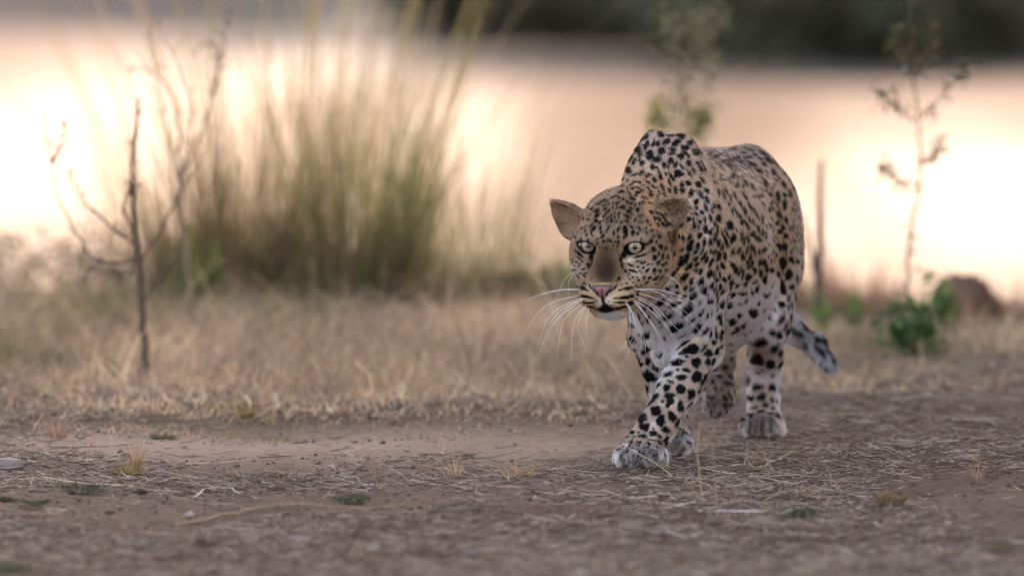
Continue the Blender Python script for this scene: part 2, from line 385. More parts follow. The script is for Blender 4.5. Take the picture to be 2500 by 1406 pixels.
# ------------------------------------------------------------------ bare saplings and weeds
def branchy(name, label, cat, Y, base, limbs, r0, mat, node_r=0.0, leaves=None, group=None, thin=.62, twigs=0):
    """limbs: lists of (px, py[, dY]) drawn from the trunk outwards; first limb is the trunk"""
    b_ = PX(base[0], base[1], Y); root = empty(name, tuple(b_)); tag(root, label, cat, group)
    for i, lb in enumerate(limbs):
        pts = [PX(p[0], p[1], Y + (p[2] if len(p) > 2 else 0)) for p in bez([q[:2] for q in lb], 4)]
        k = len(pts); dy = R2.uniform(-.06, .06) if i else 0
        pts = [p + np.array([0.002 * R2.randn(), dy * j / k, 0.002 * R2.randn()]) for j, p in enumerate(pts)]
        r = r0 * (1 if i == 0 else thin)
        V, F = tube(pts, [r * (1 - 0.7 * j / k) for j in range(k)], 6)
        o = mesh_obj('trunk' if i == 0 else 'branch', V, F, mat, root)
        for q in range(twigs):
            j = R2.randint(k // 4, k - 1); dr = np.array([R2.uniform(-1, 1), R2.uniform(-.6, .6), R2.uniform(.2, 1.1)]); ln = R2.uniform(.02, .06)
            V, F = tube([pts[j], pts[j] + dr * ln * .5 + [0, 0, .004], pts[j] + dr * ln], [r * .35, r * .28, r * .12], 5); mesh_obj('twig', V, F, mat, root)
        if leaves:
            n_ = leaves[1]; idx = R2.randint(max(1, k // 4), k, n_)
            P = np.array([pts[j] for j in idx]) + R2.randn(n_, 3) * leaves[2]
            a = R2.randn(n_, 3); a /= np.linalg.norm(a, axis=1, keepdims=True); b2 = np.cross(a, R2.randn(n_, 3)); b2 /= np.linalg.norm(b2, axis=1, keepdims=True)
            s = R2.uniform(.5, 1, n_)[:, None] * leaves[3]
            V = np.stack([P - a * s, P - b2 * s * .5, P + a * s, P + b2 * s * .5], 1).reshape(-1, 3)
            o = mesh_obj('leaves', V, np.arange(n_ * 4).reshape(-1, 4).astype(np.int32), leaf_mat, root, smooth=False); o['kind'] = 'stuff'
            set_color(o, np.repeat(pick(leaves[0], n_, .2), 4, 0))
    return root
def bez(ps, n):
    ps = [np.array(p, float) for p in ps]; out = []
    q = [2 * ps[0] - ps[1]] + ps + [2 * ps[-1] - ps[-2]]
    for i in range(1, len(q) - 2):
        for k in range(n):
            t = k / n
            out.append(0.5 * (2 * q[i] + (-q[i - 1] + q[i + 1]) * t + (2 * q[i - 1] - 5 * q[i] + 4 * q[i + 1] - q[i + 2]) * t * t + (-q[i - 1] + 3 * q[i] - 3 * q[i + 1] + q[i + 2]) * t ** 3))
    out.append(q[-2]); return out
DRYLEAF = [(132, 106, 92), (150, 128, 104), (112, 96, 82)]
branchy('bare_sapling', 'bare grey brown sapling with thin upright twigs at far left', 'sapling', 24.4, (362, 938),
    [[(362, 938), (352, 830), (345, 720), (335, 600), (325, 480), (322, 420), (340, 240)],
     [(335, 630), (250, 640), (180, 560), (130, 440), (110, 280)], [(333, 600), (262, 545), (200, 480), (175, 420)], [(338, 640), (390, 560), (440, 470), (490, 380)],
     [(325, 560), (300, 500), (330, 430), (320, 330)], [(125, 400), (150, 350), (160, 300)], [(345, 740), (420, 650), (450, 600)]],
    0.0095, bark_mat, leaves=(DRYLEAF, 22, .007, .007), thin=.32, twigs=4)
branchy('forked_twigs', 'forked dead twigs with a hooked tip in front of the reeds', 'twigs', 25.6, (470, 790),
    [[(470, 790), (455, 600), (440, 420), (430, 260), (380, 180), (310, 165)], [(445, 430), (470, 300), (450, 200), (385, 60)], [(450, 420), (510, 260), (535, 130), (500, 110), (470, 140)],
     [(520, 240), (545, 120), (560, 10)], [(445, 480), (410, 330), (370, 120), (360, 40)]], 0.0042, pale_twig, leaves=(DRYLEAF, 24, .010, .008), thin=.7, twigs=3)
branchy('weed_stalk', 'tall leafy weed stalk standing right of the leopard rump', 'weed', 25.6, (2205, 870),
    [[(2205, 870), (2215, 740), (2222, 600), (2240, 470), (2245, 330), (2225, 150), (2225, 10)], [(2232, 300), (2190, 260), (2140, 230)], [(2248, 290), (2300, 240), (2365, 165)],
     [(2225, 470), (2190, 440), (2150, 405)], [(2240, 420), (2280, 380), (2300, 350)], [(2240, 190), (2270, 130), (2285, 60)], [(2235, 200), (2200, 130), (2190, 70)]],
    0.0042, bark_mat, leaves=([(96, 90, 62), (120, 98, 78), (76, 80, 50)], 64, .012, .011), twigs=2)
branchy('weed_stalk', 'blurred tall weed stalk rising behind the leopard shoulders', 'weed', 27.2, (1690, 760),
    [[(1690, 760), (1680, 500), (1670, 300), (1655, 120), (1640, 20)], [(1690, 700), (1710, 400), (1735, 150), (1745, 10)], [(1680, 500), (1650, 300), (1700, 120), (1690, 40)]], 0.004, twig_mat, leaves=([(128, 126, 94), (146, 136, 108)], 190, .022, .011))
for i, (lb, px, py, w, h) in enumerate((('bright green leaf cluster above the leopard shoulder blades', 1610, 285, .035, .05), ('small bright green leaf cluster right of the shoulder blades', 1705, 295, .03, .045))):
    c = PX(px, py, 27.6); root = empty('leaf_cluster', tuple(c)); tag(root, lb, 'leaf cluster')
    V, F = tube([PX(1690, 760, 27.2), PX((px + 1690) / 2, 520, 27.0), c], [.003, .0025, .0015], 5); mesh_obj('stem', V, F, twig_mat, root)
    leaf_blob(root, c, (w, w, h), 80, [(128, 136, 70), (148, 150, 84)], (.010, .018), name='leaves')
bush('green_shrub', 'small leafy green shrub at the foot of the tall weed stalk', 'shrub', 2225, 25.4, 0.085, 0.13, 420, [(74, 104, 56), (92, 120, 66), (60, 84, 50)], (.008, .016))
bush('green_shrub', 'green sprig in front of the brown mound on the right', 'shrub', 2300, 26.6, 0.045, 0.13, 260, [(98, 124, 66), (120, 138, 84)], (.008, .014))
for i, (px, Y) in enumerate(((2010, 26.2), (2085, 26.5))):
    bush('green_shrub', ('small green sprig at the foot of the wooden post', 'tiny green sprig between the post and the green shrub')[i], 'shrub', px, Y, 0.028, 0.10 - .02 * i, 120, [(104, 130, 70), (126, 146, 88)], (.008, .014))
# wooden post
po_ = branchy('wooden_stake', 'weathered upright wooden stake right of the leopard rump', 'stake', 26.8, (2000, 790),
    [[(2000, 800), (2000, 650), (2002, 500), (2004, 392)], [(2000, 700), (1975, 600), (1958, 520)]], 0.0125, bark_mat)
# mound
def rock(name, label, cat, c, r, seed, mat, group=None, sub=3, rough=0.25):
    bm_ = __import__('bmesh').new(); __import__('bmesh').ops.create_icosphere(bm_, subdivisions=sub, radius=1)
    V = np.array([v.co[:] for v in bm_.verts]); F = np.array([[v.index for v in f.verts] for f in bm_.faces]); bm_.free()
    V = V * (1 + rough * fbm(V[:, 0] * 1.6 + seed, V[:, 1] * 1.6, V[:, 2] * 1.6, o=4))[:, None] * np.array(r) + np.array(c)
    o = mesh_obj(name, V, F.astype(np.int32), mat, loc=tuple(c)); tag(o, label, cat, group); return o
mound_mat = mat_basic('earth_mound', srgb(126, 92, 80), 0.95, noise=(14, 0.3), bump=(0.5, 0.02), mixcol=srgb(104, 78, 66))
c = PX(2352, 770, 27.2); rock('earth_mound', 'reddish brown rounded earth mound behind the green shrub', 'mound', (c[0], c[1], float(gz(c[0], c[1])) + 0.02), (0.086, 0.10, 0.080), 7.3, mound_mat, rough=.28)
stone_mat = mat_basic('stone', srgb(118, 106, 106), 0.8, noise=(25, 0.25), bump=(0.4, 0.006))
c = G(4, 1142); rock('stone', 'pale grey half buried stone at the left edge', 'stone', (c[0], c[1], 0.002), (0.040, 0.05, 0.018), 9.0, stone_mat)

# ------------------------------------------------------------------ far side: shaded bushes on the far bank, unseen trees added up-sun to shade the bare ground
FARP = [(96, 100, 80), (112, 110, 90), (88, 90, 76), (120, 112, 98)]
far_spots = [(-15.0, 205, 1), (-11.4, 203, 1), (-7.6, 201, 1), (-4.9, 180, .8), (-2.9, 158, .5), (-1.2, 146, .5), (0.9, 131, .6), (3.4, 124, .75), (6.0, 122, .8), (8.6, 122, .8), (11.4, 124, 1)]
far_lab = ['beyond the left edge', 'at the left end of the row', 'behind the bare sapling', 'behind the forked dead twigs', 'behind the tall straw reeds', 'behind the feathery reeds', 'left of the leopard shoulders', 'above the leopard shoulders', 'above the leopard rump', 'behind the tall weed stalk', 'at the right edge']
for (X, Y, hs), lb in zip(far_spots, far_lab):
    z0 = float(gz(X, Y)); root = empty('far_bush', (X, Y, z0)); tag(root, 'dark blurred bush on the far river bank, ' + lb, 'bush', 'bushes along the far river bank')
    V, F = tube([(X, Y, z0 - .3), (X + .1, Y, z0 + 1.4 * hs), (X + .3, Y, z0 + 2.6 * hs)], [.16, .12, .06], 7); mesh_obj('trunk', V, F, bark_mat, root)
    leaf_blob(root, (X, Y, z0 + 1.6 * hs), (2.5, 2.0, 1.9 * hs), 4600, FARP, (.16, .32), name='crown', lump=.3)
def shade_tree(X, Y, h, label):
    z0 = float(gz(X, Y)); root = empty('shade_tree', (X, Y, z0)); tag(root, label, 'tree', 'unseen trees added to shade the bare ground')
    V, F = tube([(X, Y, z0 - .2), (X + .15, Y + .1, h * .25), (X - .1, Y, h * .5), (X, Y, h * .8)], [.32, .26, .2, .08], 9); mesh_obj('trunk', V, F, bark_mat, root)
    for k in range(6):
        a = k * 1.05 + X; V, F = tube([(X, Y, h * .3), (X + 1.2 * math.cos(a), Y + 1.2 * math.sin(a), h * .5), (X + 2.2 * math.cos(a), Y + 2.2 * math.sin(a), h * .66)], [.12, .08, .03], 6); mesh_obj('limb', V, F, bark_mat, root)
    leaf_blob(root, (X, Y, h * .55), (2.9, 2.9, h * .48), 9000, [(74, 84, 48), (90, 98, 58), (60, 70, 42)], (.14, .26), name='crown')
su = (math.sin(SUN_AZ), math.cos(SUN_AZ))
lab = ['first from the camera', 'second from the camera', 'third from the camera', 'fourth from the camera', 'fifth from the camera', 'last, nearest the river bed']
for i, y in enumerate((11, 15, 19, 23, 27, 30.2)):
    t = 12.6 + (i % 2) * 1.4
    shade_tree(su[0] * t, y + su[1] * t, 8.0, 'unseen broad leafy tree added for shade right of the frame, ' + lab[i])
# ------------------------------------------------------------------ leopard: implicit surface built on its skeleton
PRIMS = []      # (kind, params, blend, region, flow)
def scl(yo): return (Y0 + yo) / FPX
def pt(p): return PX(p[0], p[1], Y0 + p[2])

def cap(a, b, ra, rb, region, k=0.02, flow=None):
    A = pt(a); B = pt(b)
    PRIMS.append(('cap', (A, B, ra * scl(a[2]), rb * scl(b[2])), k, region, (B - A) if flow is None else np.array(flow, float)))
def ell(c, r, region, k=0.02, flow=(0, 1, -0.5), rot=None, sub=False):
    """c=(px,py,yo); r=(px,px,metres); rot = 3x3 world basis columns"""
    C = pt(c); s = scl(c[2])
    PRIMS.append(('sub' if sub else 'ell', (C, np.array([r[0] * s, r[2], r[1] * s]), np.eye(3) if rot is None else np.array(rot, float)), k, region, np.array(flow, float)))

# --- torso
ell((1832, 555, 1.00), (114, 178, 0.22), 'body', 0.06, flow=(0, .7, -1))
ell((1800, 610, 0.74), (114, 200, 0.28), 'body', 0.09, flow=(0, 1, -.5))
ell((1735, 600, 0.50), (118, 205, 0.29), 'body', 0.09, flow=(0, 1, -.5))
ell((1660, 590, 0.33), (100, 195, 0.20), 'body', 0.07, flow=(0, .8, -.6))
cap((1655, 408, 0.42), (1820, 412, 0.95), 40, 52, 'body', 0.05, flow=(0.1, 1, -.1))
# withers: two shoulder blades
cap((1598, 349, 0.34), (1562, 500, 0.24), 31, 58, 'body', 0.03, flow=(0, .6, -.7))
cap((1664, 359, 0.33), (1695, 520, 0.22), 31, 58, 'body', 0.03, flow=(0, .6, -.7))
ell((1630, 440, 0.33), (98, 80, 0.12), 'body', 0.04, flow=(0, .8, -.4))
# shoulders and chest
ell((1715, 620, 0.21), (60, 150, 0.12), 'body', 0.03, flow=(0, .5, -1))
ell((1590, 650, 0.25), (58, 115, 0.10), 'body', 0.03, flow=(0, .5, -1))
ell((1630, 735, 0.22), (86, 105, 0.10), 'body', 0.04, flow=(0, 0.2, -1))
ell((1625, 822, 0.25), (46, 70, 0.07), 'body', 0.03, flow=(-.1, 0.2, -1))
# neck
cap((1545, 556, 0.07), (1632, 545, 0.30), 92, 104, 'neck', 0.04, flow=(0.2, 1, -.3))
cap((1550, 640, 0.07), (1630, 690, 0.20), 66, 84, 'neck', 0.04, flow=(0.3, 1, -.6))
ell((1505, 520, 0.09), (62, 50, 0.07), 'neck', 0.03, flow=(0.2, 1, .1))
# --- front leg, planted (animal's left)
cap((1702, 700, 0.20), (1722, 850, 0.24), 66, 44, 'fl', 0.035, flow=(0, 0, -1))
cap((1712, 852, 0.24), (1660, 940, 0.13), 47, 49, 'fl', 0.02)
cap((1660, 940, 0.13), (1603, 1045, 0.03), 46, 43, 'fl', 0.02)
cap((1600, 1040, 0.03), (1572, 1085, -0.005), 40, 46, 'fl', 0.02)
ell((1567, 1108, -0.01), (66, 35, 0.055), 'fl', 0.012, flow=(-.1, -1, -.6))
for x, y, yo, r in ((1519, 1119, -0.030, 23), (1549, 1116, -0.052, 25), (1585, 1117, -0.050, 25), (1614, 1120, -0.020, 20)):
    ell((x, y, yo), (r * .96, r * 1.05, 0.032), 'fl', 0.003, flow=(0, -1, -1))
# --- other front leg
cap((1583, 690, 0.27), (1578, 820, 0.34), 52, 42, 'fr', 0.035, flow=(0, 0, -1))
cap((1578, 820, 0.34), (1622, 950, 0.40), 40, 37, 'fr', 0.02)
cap((1622, 950, 0.40), (1650, 1050, 0.40), 36, 36, 'fr', 0.02)
ell((1648, 1082, 0.37), (43, 34, 0.055), 'fr', 0.012, flow=(0, -1, -1))
for x, y, yo, r in ((1617, 1092, .35, 19), (1641, 1091, .325, 20), (1672, 1090, .335, 20)):
    ell((x, y, yo), (r, r * 1.1, 0.028), 'fr', 0.006, flow=(0, -1, -1))
# --- hind leg, planted (animal's left)
ell((1893, 600, 0.98), (57, 170, 0.15), 'hl', 0.035, flow=(0, .4, -1))
cap((1878, 650, 0.95), (1872, 790, 0.82), 66, 52, 'hl', 0.04, flow=(0, .2, -1))
cap((1872, 790, 0.84), (1866, 885, 1.02), 50, 40, 'hl', 0.03)
cap((1866, 885, 1.02), (1864, 1010, 1.04), 38, 40, 'hl', 0.02)
ell((1862, 1033, 1.00), (54, 28, 0.060), 'hl', 0.012, flow=(0, -1, -1))
for x, y, yo, r in ((1822, 1046, .99, 18), (1848, 1046, .96, 20), (1876, 1046, .96, 20), (1901, 1046, .99, 18)):
    ell((x, y, yo), (r * .95, r, 0.032), 'hl', 0.003, flow=(0, -1, -1))
# --- hind leg, lifted (animal's right)
cap((1790, 640, 0.98), (1775, 790, 0.82), 70, 46, 'hr', 0.04, flow=(0, .2, -1))
cap((1772, 790, 0.82), (1754, 880, 0.86), 40, 34, 'hr', 0.03)
cap((1754, 880, 0.86), (1752, 960, 0.80), 34, 40, 'hr', 0.02)
ell((1751, 968, 0.78), (43, 52, 0.035), 'hr', 0.012, flow=(0, 0, -1))
# --- tail
cap((1880, 520, 1.20), (1898, 720, 1.32), 30, 24, 'tail', 0.03)
cap((1898, 720, 1.32), (1940, 812, 1.36), 24, 24, 'tail', 0.02)
cap((1940, 812, 1.36), (1985, 842, 1.38), 23, 23, 'tail', 0.02)
cap((1985, 842, 1.38), (2024, 890, 1.34), 23, 19, 'tail', 0.02)

# --- head, in its own frame: x to viewer's right, y up, z out of the face (photo-pixel units)
YAW, HP = math.radians(15), math.radians(6)
HR = np.array([math.cos(YAW), math.sin(YAW) * -1, 0.0])            # head right
HFh = np.array([-math.sin(YAW), -math.cos(YAW), 0.0])              # facing the camera
HU = np.array([0, 0, 1.0]); HF = HFh * math.cos(HP) - HU * math.sin(HP); HU = HU * math.cos(HP) + HFh * math.sin(HP)
HB = np.stack([HR, HF, HU], 1)          # columns: right, forward, up
HO = PX(1506, 595, Y0 + 0.035); HS = scl(0)
def hp(x, y, z): return HO + HS * (x * HR + y * HU + z * HF)
NOSE = hp(0, -90, 132)
def hell(c, r, k=0.012, region='head', sub=False, roll=0.0, ex=None):
    B = HB
    if roll:
        cr, sr = math.cos(roll), math.sin(roll)
        B = np.stack([HR * cr + HU * sr, HF, HU * cr - HR * sr], 1)
    PRIMS.append(('sub' if sub else 'ell', (hp(*c), HS * np.array([r[0], r[2], r[1]]), B), k, region, None if ex is None else ex))
def hcap(a, b, ra, rb, k=0.012, region='head'):
    PRIMS.append(('cap', (hp(*a), hp(*b), ra * HS, rb * HS), k, region, None))
hell((0, 30, -45), (94, 88, 105), 0.03)
hell((0, 42, 18), (76, 58, 52), 0.03)
hell((0, -45, 30), (84, 62, 52), 0.03)
for s in (-1, 1):
    hell((s * 75, -22, 0), (43, 54, 56), 0.025)              # cheekbones
    hell((s * 82, -60, -38), (40, 50, 48), 0.025)            # cheek ruff
    hell((s * 50, -66, 52), (36, 38, 38), 0.022)            # face below the eye
    hell((s * 58, 31, 53), (36, 14, 19), 0.014, roll=-s * 0.12)   # brow
    hell((s * 37, -113, 108), (36, 31, 38), 0.012)
    hell((s * 19, -126, 122), (21, 19, 22), 0.008)          # whisker pads
    hcap((s * 30, -138, 66), (s * 66, -96, -10), 30, 38, 0.02)   # jaw
hell((0, -106, 88), (58, 38, 46), 0.015)
hcap((0, 22, 60), (0, -80, 112), 36, 31, 0.016)
hell((0, -30, 84), (38, 56, 26), 0.014)
hell((0, -93, 128), (29, 18, 22), 0.006, 'head')               # nose tip
hell((0, -148, 84), (40, 25, 34), 0.010)                       # chin
# eyes: lids round the ball, almond openings, sockets
EYES = [(-60, 2, 56), (60, 1, 56)]
for s, e in zip((-1, 1), EYES):
    hell((e[0] - s * 27, e[1] - 12, e[2] + 26), (10, 24, 14), 0.012, sub=True, roll=s * 0.25)   # inner corner hollow
    hell(e, (26, 24, 25), 0.006)
    hell((e[0] + s * 1, e[1] - 3.0, e[2] + 16), (26, 13.8, 26), 0.003, sub=True, roll=s * 0.22)
# mouth line
for s in (-1, 1):
    hcap((0, -128, 152), (s * 1, -112, 154), 3, 3, 0.0)
    PRIMS[-1] = ('subcap',) + PRIMS[-1][1:]
    hcap((0, -141, 136), (s * 44, -150, 112), 7, 4, 0.0)
    PRIMS[-1] = ('subcap',) + PRIMS[-1][1:]
# ears: cups
def ear(base, tip, nrm, wid, dep, region, tp):
    b = np.array(base, float); t = np.array(tip, float)
    B_ = HO * 0; u = (t - b); L = np.linalg.norm(u); u = u / L
    n = np.array(nrm, float); n = n - u * np.dot(n, u); n /= np.linalg.norm(n); r = np.cross(u, n)
    Bm = np.stack([r, n, u], 1); c = (b + t) / 2
    PRIMS.append(('ear', (c, np.array([wid, dep, L / 2 * 1.08]), Bm, tp), 0.008, region, u))
eL_base = PX(1428, 572, Y0 + 0.08); eL_tip = PX(1350, 493, Y0 + 0.10)
eR_base = PX(1576, 548, Y0 + 0.040); eR_tip = PX(1673, 497, Y0 + 0.045)
ear(eL_base, eL_tip, (-0.42, -0.85, -0.15), 40 * HS, 28 * HS, 'earL', .50)
ear(eR_base, eR_tip, (-0.10, -0.95, -0.30), 42 * HS, 36 * HS, 'earR', .05)

def ell_d(P, c, r, B):
    q = (P - c) @ B
    k0 = np.sqrt(((q / r) ** 2).sum(-1)); k1 = np.sqrt(((q / (r * r)) ** 2).sum(-1)) + 1e-9
    return k0 * (k0 - 1) / k1
def cap_d(P, a, b, ra, rb):
    ba = b - a; h = np.clip(((P - a) @ ba) / (ba @ ba), 0, 1)
    return np.sqrt(((P - a - h[..., None] * ba) ** 2).sum(-1)) - (ra + (rb - ra) * h)
def ear_d(P, c, r, B, tp):
    q_ = (P - c) @ B; t_ = np.clip(q_[..., 2] / r[2], -1.2, 1.2)
    q_ = q_ * np.stack([1 / (0.95 - tp * t_), 1 + 0 * t_, 1 + 0 * t_], -1); P = c + q_ @ B.T
    o = ell_d(P, c, r, B)
    q = np.array([0, 0.55 * r[1], 0.06 * r[2]])
    i = ell_d(P, c + B @ q, r * np.array([0.82, 0.95, 0.86]), B)
    return np.maximum(o, -i)
def prim_d(pr, P):
    kind, a = pr[0], pr[1]
    if kind in ('ell', 'sub'): return ell_d(P, *a)
    if kind in ('cap', 'subcap'): return cap_d(P, *a)
    return ear_d(P, *a)
def prim_box(pr):
    kind, a = pr[0], pr[1]
    if kind in ('cap', 'subcap'):
        A, B, ra, rb = a; return np.minimum(A - ra, B - rb), np.maximum(A + ra, B + rb)
    c, r, B = a[:3]; e = np.abs(B) @ r
    return c - e, c + e
def smin(a, b, k):
    if k <= 0: return np.minimum(a, b)
    h = np.clip(0.5 + 0.5 * (b - a) / k, 0, 1)
    return b + (a - b) * h - k * h * (1 - h)

def axis(lo, hi, flo, fhi, fine, coarse):
    a = list(np.arange(lo, flo, coarse)) if flo > lo else []
    b = list(np.arange(flo, fhi, fine)); c = list(np.arange(fhi, hi, coarse))
    return np.array(a + b + c)

def build_field():
    los = np.min([prim_box(p)[0] for p in PRIMS], 0) - 0.03; his = np.max([prim_box(p)[1] for p in PRIMS], 0) + 0.03
    hb = [prim_box(p) for p in PRIMS if p[3].startswith('head') or p[3].startswith('ear')]
    hlo = np.min([b[0] for b in hb], 0) - 0.006; hhi = np.max([b[1] for b in hb], 0) + 0.006
    hhi[1] = HO[1] + 0.08
    X = axis(los[0], his[0], max(hlo[0], los[0]), hhi[0], FINE, COARSE)
    Yv = axis(los[1], his[1], max(hlo[1], los[1]), hhi[1], FINE, COARSE)
    Z = axis(los[2], his[2], hlo[2], hhi[2], FINE, COARSE)
    F = np.full((len(X), len(Yv), len(Z)), 0.5, np.float32)
    for p in PRIMS:
        lo, hi = prim_box(p); m = p[2] + 0.012
        ix = slice(*np.searchsorted(X, [lo[0] - m, hi[0] + m])); iy = slice(*np.searchsorted(Yv, [lo[1] - m, hi[1] + m])); iz = slice(*np.searchsorted(Z, [lo[2] - m, hi[2] + m]))
        g = np.stack(np.meshgrid(X[ix], Yv[iy], Z[iz], indexing='ij'), -1)
        d = prim_d(p, g)
        if p[0] in ('sub', 'subcap'):
            F[ix, iy, iz] = -smin(-F[ix, iy, iz], d, p[2])
        else:
            F[ix, iy, iz] = smin(F[ix, iy, iz], d, p[2])
    return X, Yv, Z, F

def surface_nets(X, Y, Z, F):
    S = F < 0
    nx, ny, nz = F.shape
    cnt = np.zeros((nx - 1, ny - 1, nz - 1), np.uint8)
    for a in (0, 1):
        for b in (0, 1):
            for c in (0, 1):
                cnt += S[a:nx - 1 + a, b:ny - 1 + b, c:nz - 1 + c]
    I, J, K = np.nonzero((cnt > 0) & (cnt < 8))
    idx = np.full((nx - 1, ny - 1, nz - 1), -1, np.int32); idx[I, J, K] = np.arange(len(I))
    acc = np.zeros((len(I), 3)); n = np.zeros(len(I))
    cor = [(a, b, c) for a in (0, 1) for b in (0, 1) for c in (0, 1)]
    for i, c0 in enumerate(cor):
        for c1 in cor[i + 1:]:
            if sum(abs(u - v) for u, v in zip(c0, c1)) != 1: continue
            f0 = F[I + c0[0], J + c0[1], K + c0[2]]; f1 = F[I + c1[0], J + c1[1], K + c1[2]]
            m = (f0 < 0) != (f1 < 0)
            t = np.where(m, f0 / (f0 - f1 + 1e-12), 0)
            p0 = np.stack([X[I + c0[0]], Y[J + c0[1]], Z[K + c0[2]]], 1); p1 = np.stack([X[I + c1[0]], Y[J + c1[1]], Z[K + c1[2]]], 1)
            acc += np.where(m[:, None], p0 + t[:, None] * (p1 - p0), 0); n += m
    V = acc / n[:, None]
    quads = []
    # x edges
    A, B = S[:-1], S[1:]
    i, j, k = np.nonzero(A != B); ok = (j > 0) & (k > 0) & (j < ny - 1) & (k < nz - 1); i, j, k = i[ok], j[ok], k[ok]
    q = np.stack([idx[i, j - 1, k - 1], idx[i, j, k - 1], idx[i, j, k], idx[i, j - 1, k]], 1); q[~S[i, j, k]] = q[~S[i, j, k]][:, ::-1]; quads.append(q)
    A, B = S[:, :-1], S[:, 1:]
    i, j, k = np.nonzero(A != B); ok = (i > 0) & (k > 0) & (i < nx - 1) & (k < nz - 1); i, j, k = i[ok], j[ok], k[ok]
    q = np.stack([idx[i - 1, j, k - 1], idx[i - 1, j, k], idx[i, j, k], idx[i, j, k - 1]], 1); q[~S[i, j, k]] = q[~S[i, j, k]][:, ::-1]; quads.append(q)
    A, B = S[:, :, :-1], S[:, :, 1:]
    i, j, k = np.nonzero(A != B); ok = (i > 0) & (j > 0) & (i < nx - 1) & (j < ny - 1); i, j, k = i[ok], j[ok], k[ok]
    q = np.stack([idx[i - 1, j - 1, k], idx[i, j - 1, k], idx[i, j, k], idx[i - 1, j, k]], 1); q[~S[i, j, k]] = q[~S[i, j, k]][:, ::-1]; quads.append(q)
    return V, np.concatenate(quads).astype(np.int32)

FINE, COARSE = 0.0021, 0.0045
X_, Y_, Z_, F_ = build_field()
LV, LF = surface_nets(X_, Y_, Z_, F_)
del F_
def smooth(V, Fq, it=2, lam=0.5):
    for _ in range(it):
        S = np.zeros_like(V); n = np.zeros(len(V))
        for a in range(4):
            i = Fq[:, a]
            for b in (1, 3):
                j = Fq[:, (a + b) % 4]
                for ax in range(3): S[:, ax] += np.bincount(i, V[j, ax], len(V))
                n += np.bincount(i, minlength=len(V))
        V = V + lam * (S / np.maximum(n, 1)[:, None] - V)
    return V
LV = smooth(LV, LF, 3)
def vnormals(V, Fq):
    fn = np.cross(V[Fq[:, 2]] - V[Fq[:, 0]], V[Fq[:, 3]] - V[Fq[:, 1]])
    N = np.zeros_like(V)
    for a in range(4):
        for ax in range(3): N[:, ax] += np.bincount(Fq[:, a], fn[:, ax], len(V))
    return N / (np.linalg.norm(N, axis=1, keepdims=True) + 1e-12), 0.5 * np.linalg.norm(fn, axis=1)
LN, LA = vnormals(LV, LF)
# ------------------------------------------------------------------ coat: regions, flow of the fur, base colours, spots
REG = ['body', 'neck', 'head', 'earL', 'earR', 'fl', 'fr', 'hl', 'hr', 'tail']
def regions(P, N):
    """nearest region, fur flow and signed distances for surface points"""
    best = np.full((len(REG), len(P)), 9.0)
    flow = np.zeros_like(P); wsum = np.zeros(len(P))
    for p in PRIMS:
        if p[0] in ('sub', 'subcap'): continue
        lo, hi = prim_box(p); m = 0.05
        idx = np.nonzero(((P > lo - m) & (P < hi + m)).all(1))[0]
        if not len(idx): continue
        d = np.abs(prim_d(p, P[idx]))
        r = REG.index(p[3]); best[r, idx] = np.minimum(best[r, idx], d)
        if p[3] == 'head':
            f = P[idx] - NOSE; f[:, 1] *= 0.6; f[:, 2] -= 0.010
            f /= np.linalg.norm(f, axis=1, keepdims=True) + 1e-9
        else:
            f = np.broadcast_to(p[4] / np.linalg.norm(p[4]), (len(idx), 3))
        w_ = np.exp(-d / 0.010)
        flow[idx] += f * w_[:, None]; wsum[idx] += w_
    reg = best.argmin(0)
    flow -= (flow * N).sum(1, keepdims=True) * N
    flow /= np.linalg.norm(flow, axis=1, keepdims=True) + 1e-6
    return reg, flow

CR = {1: (1330, 460, 6.944), 2: (1370, 620, 7.8125), 3: (1480, 300, 7.8125), 4: (1600, 460, 7.8125), 5: (1600, 620, 6.944),
      6: (1500, 780, 7.8125), 7: (1480, 940, 6.39), 8: (1780, 760, 4.393), 9: (1440, 280, 3.056), 0: (1240, 440, 3.515)}
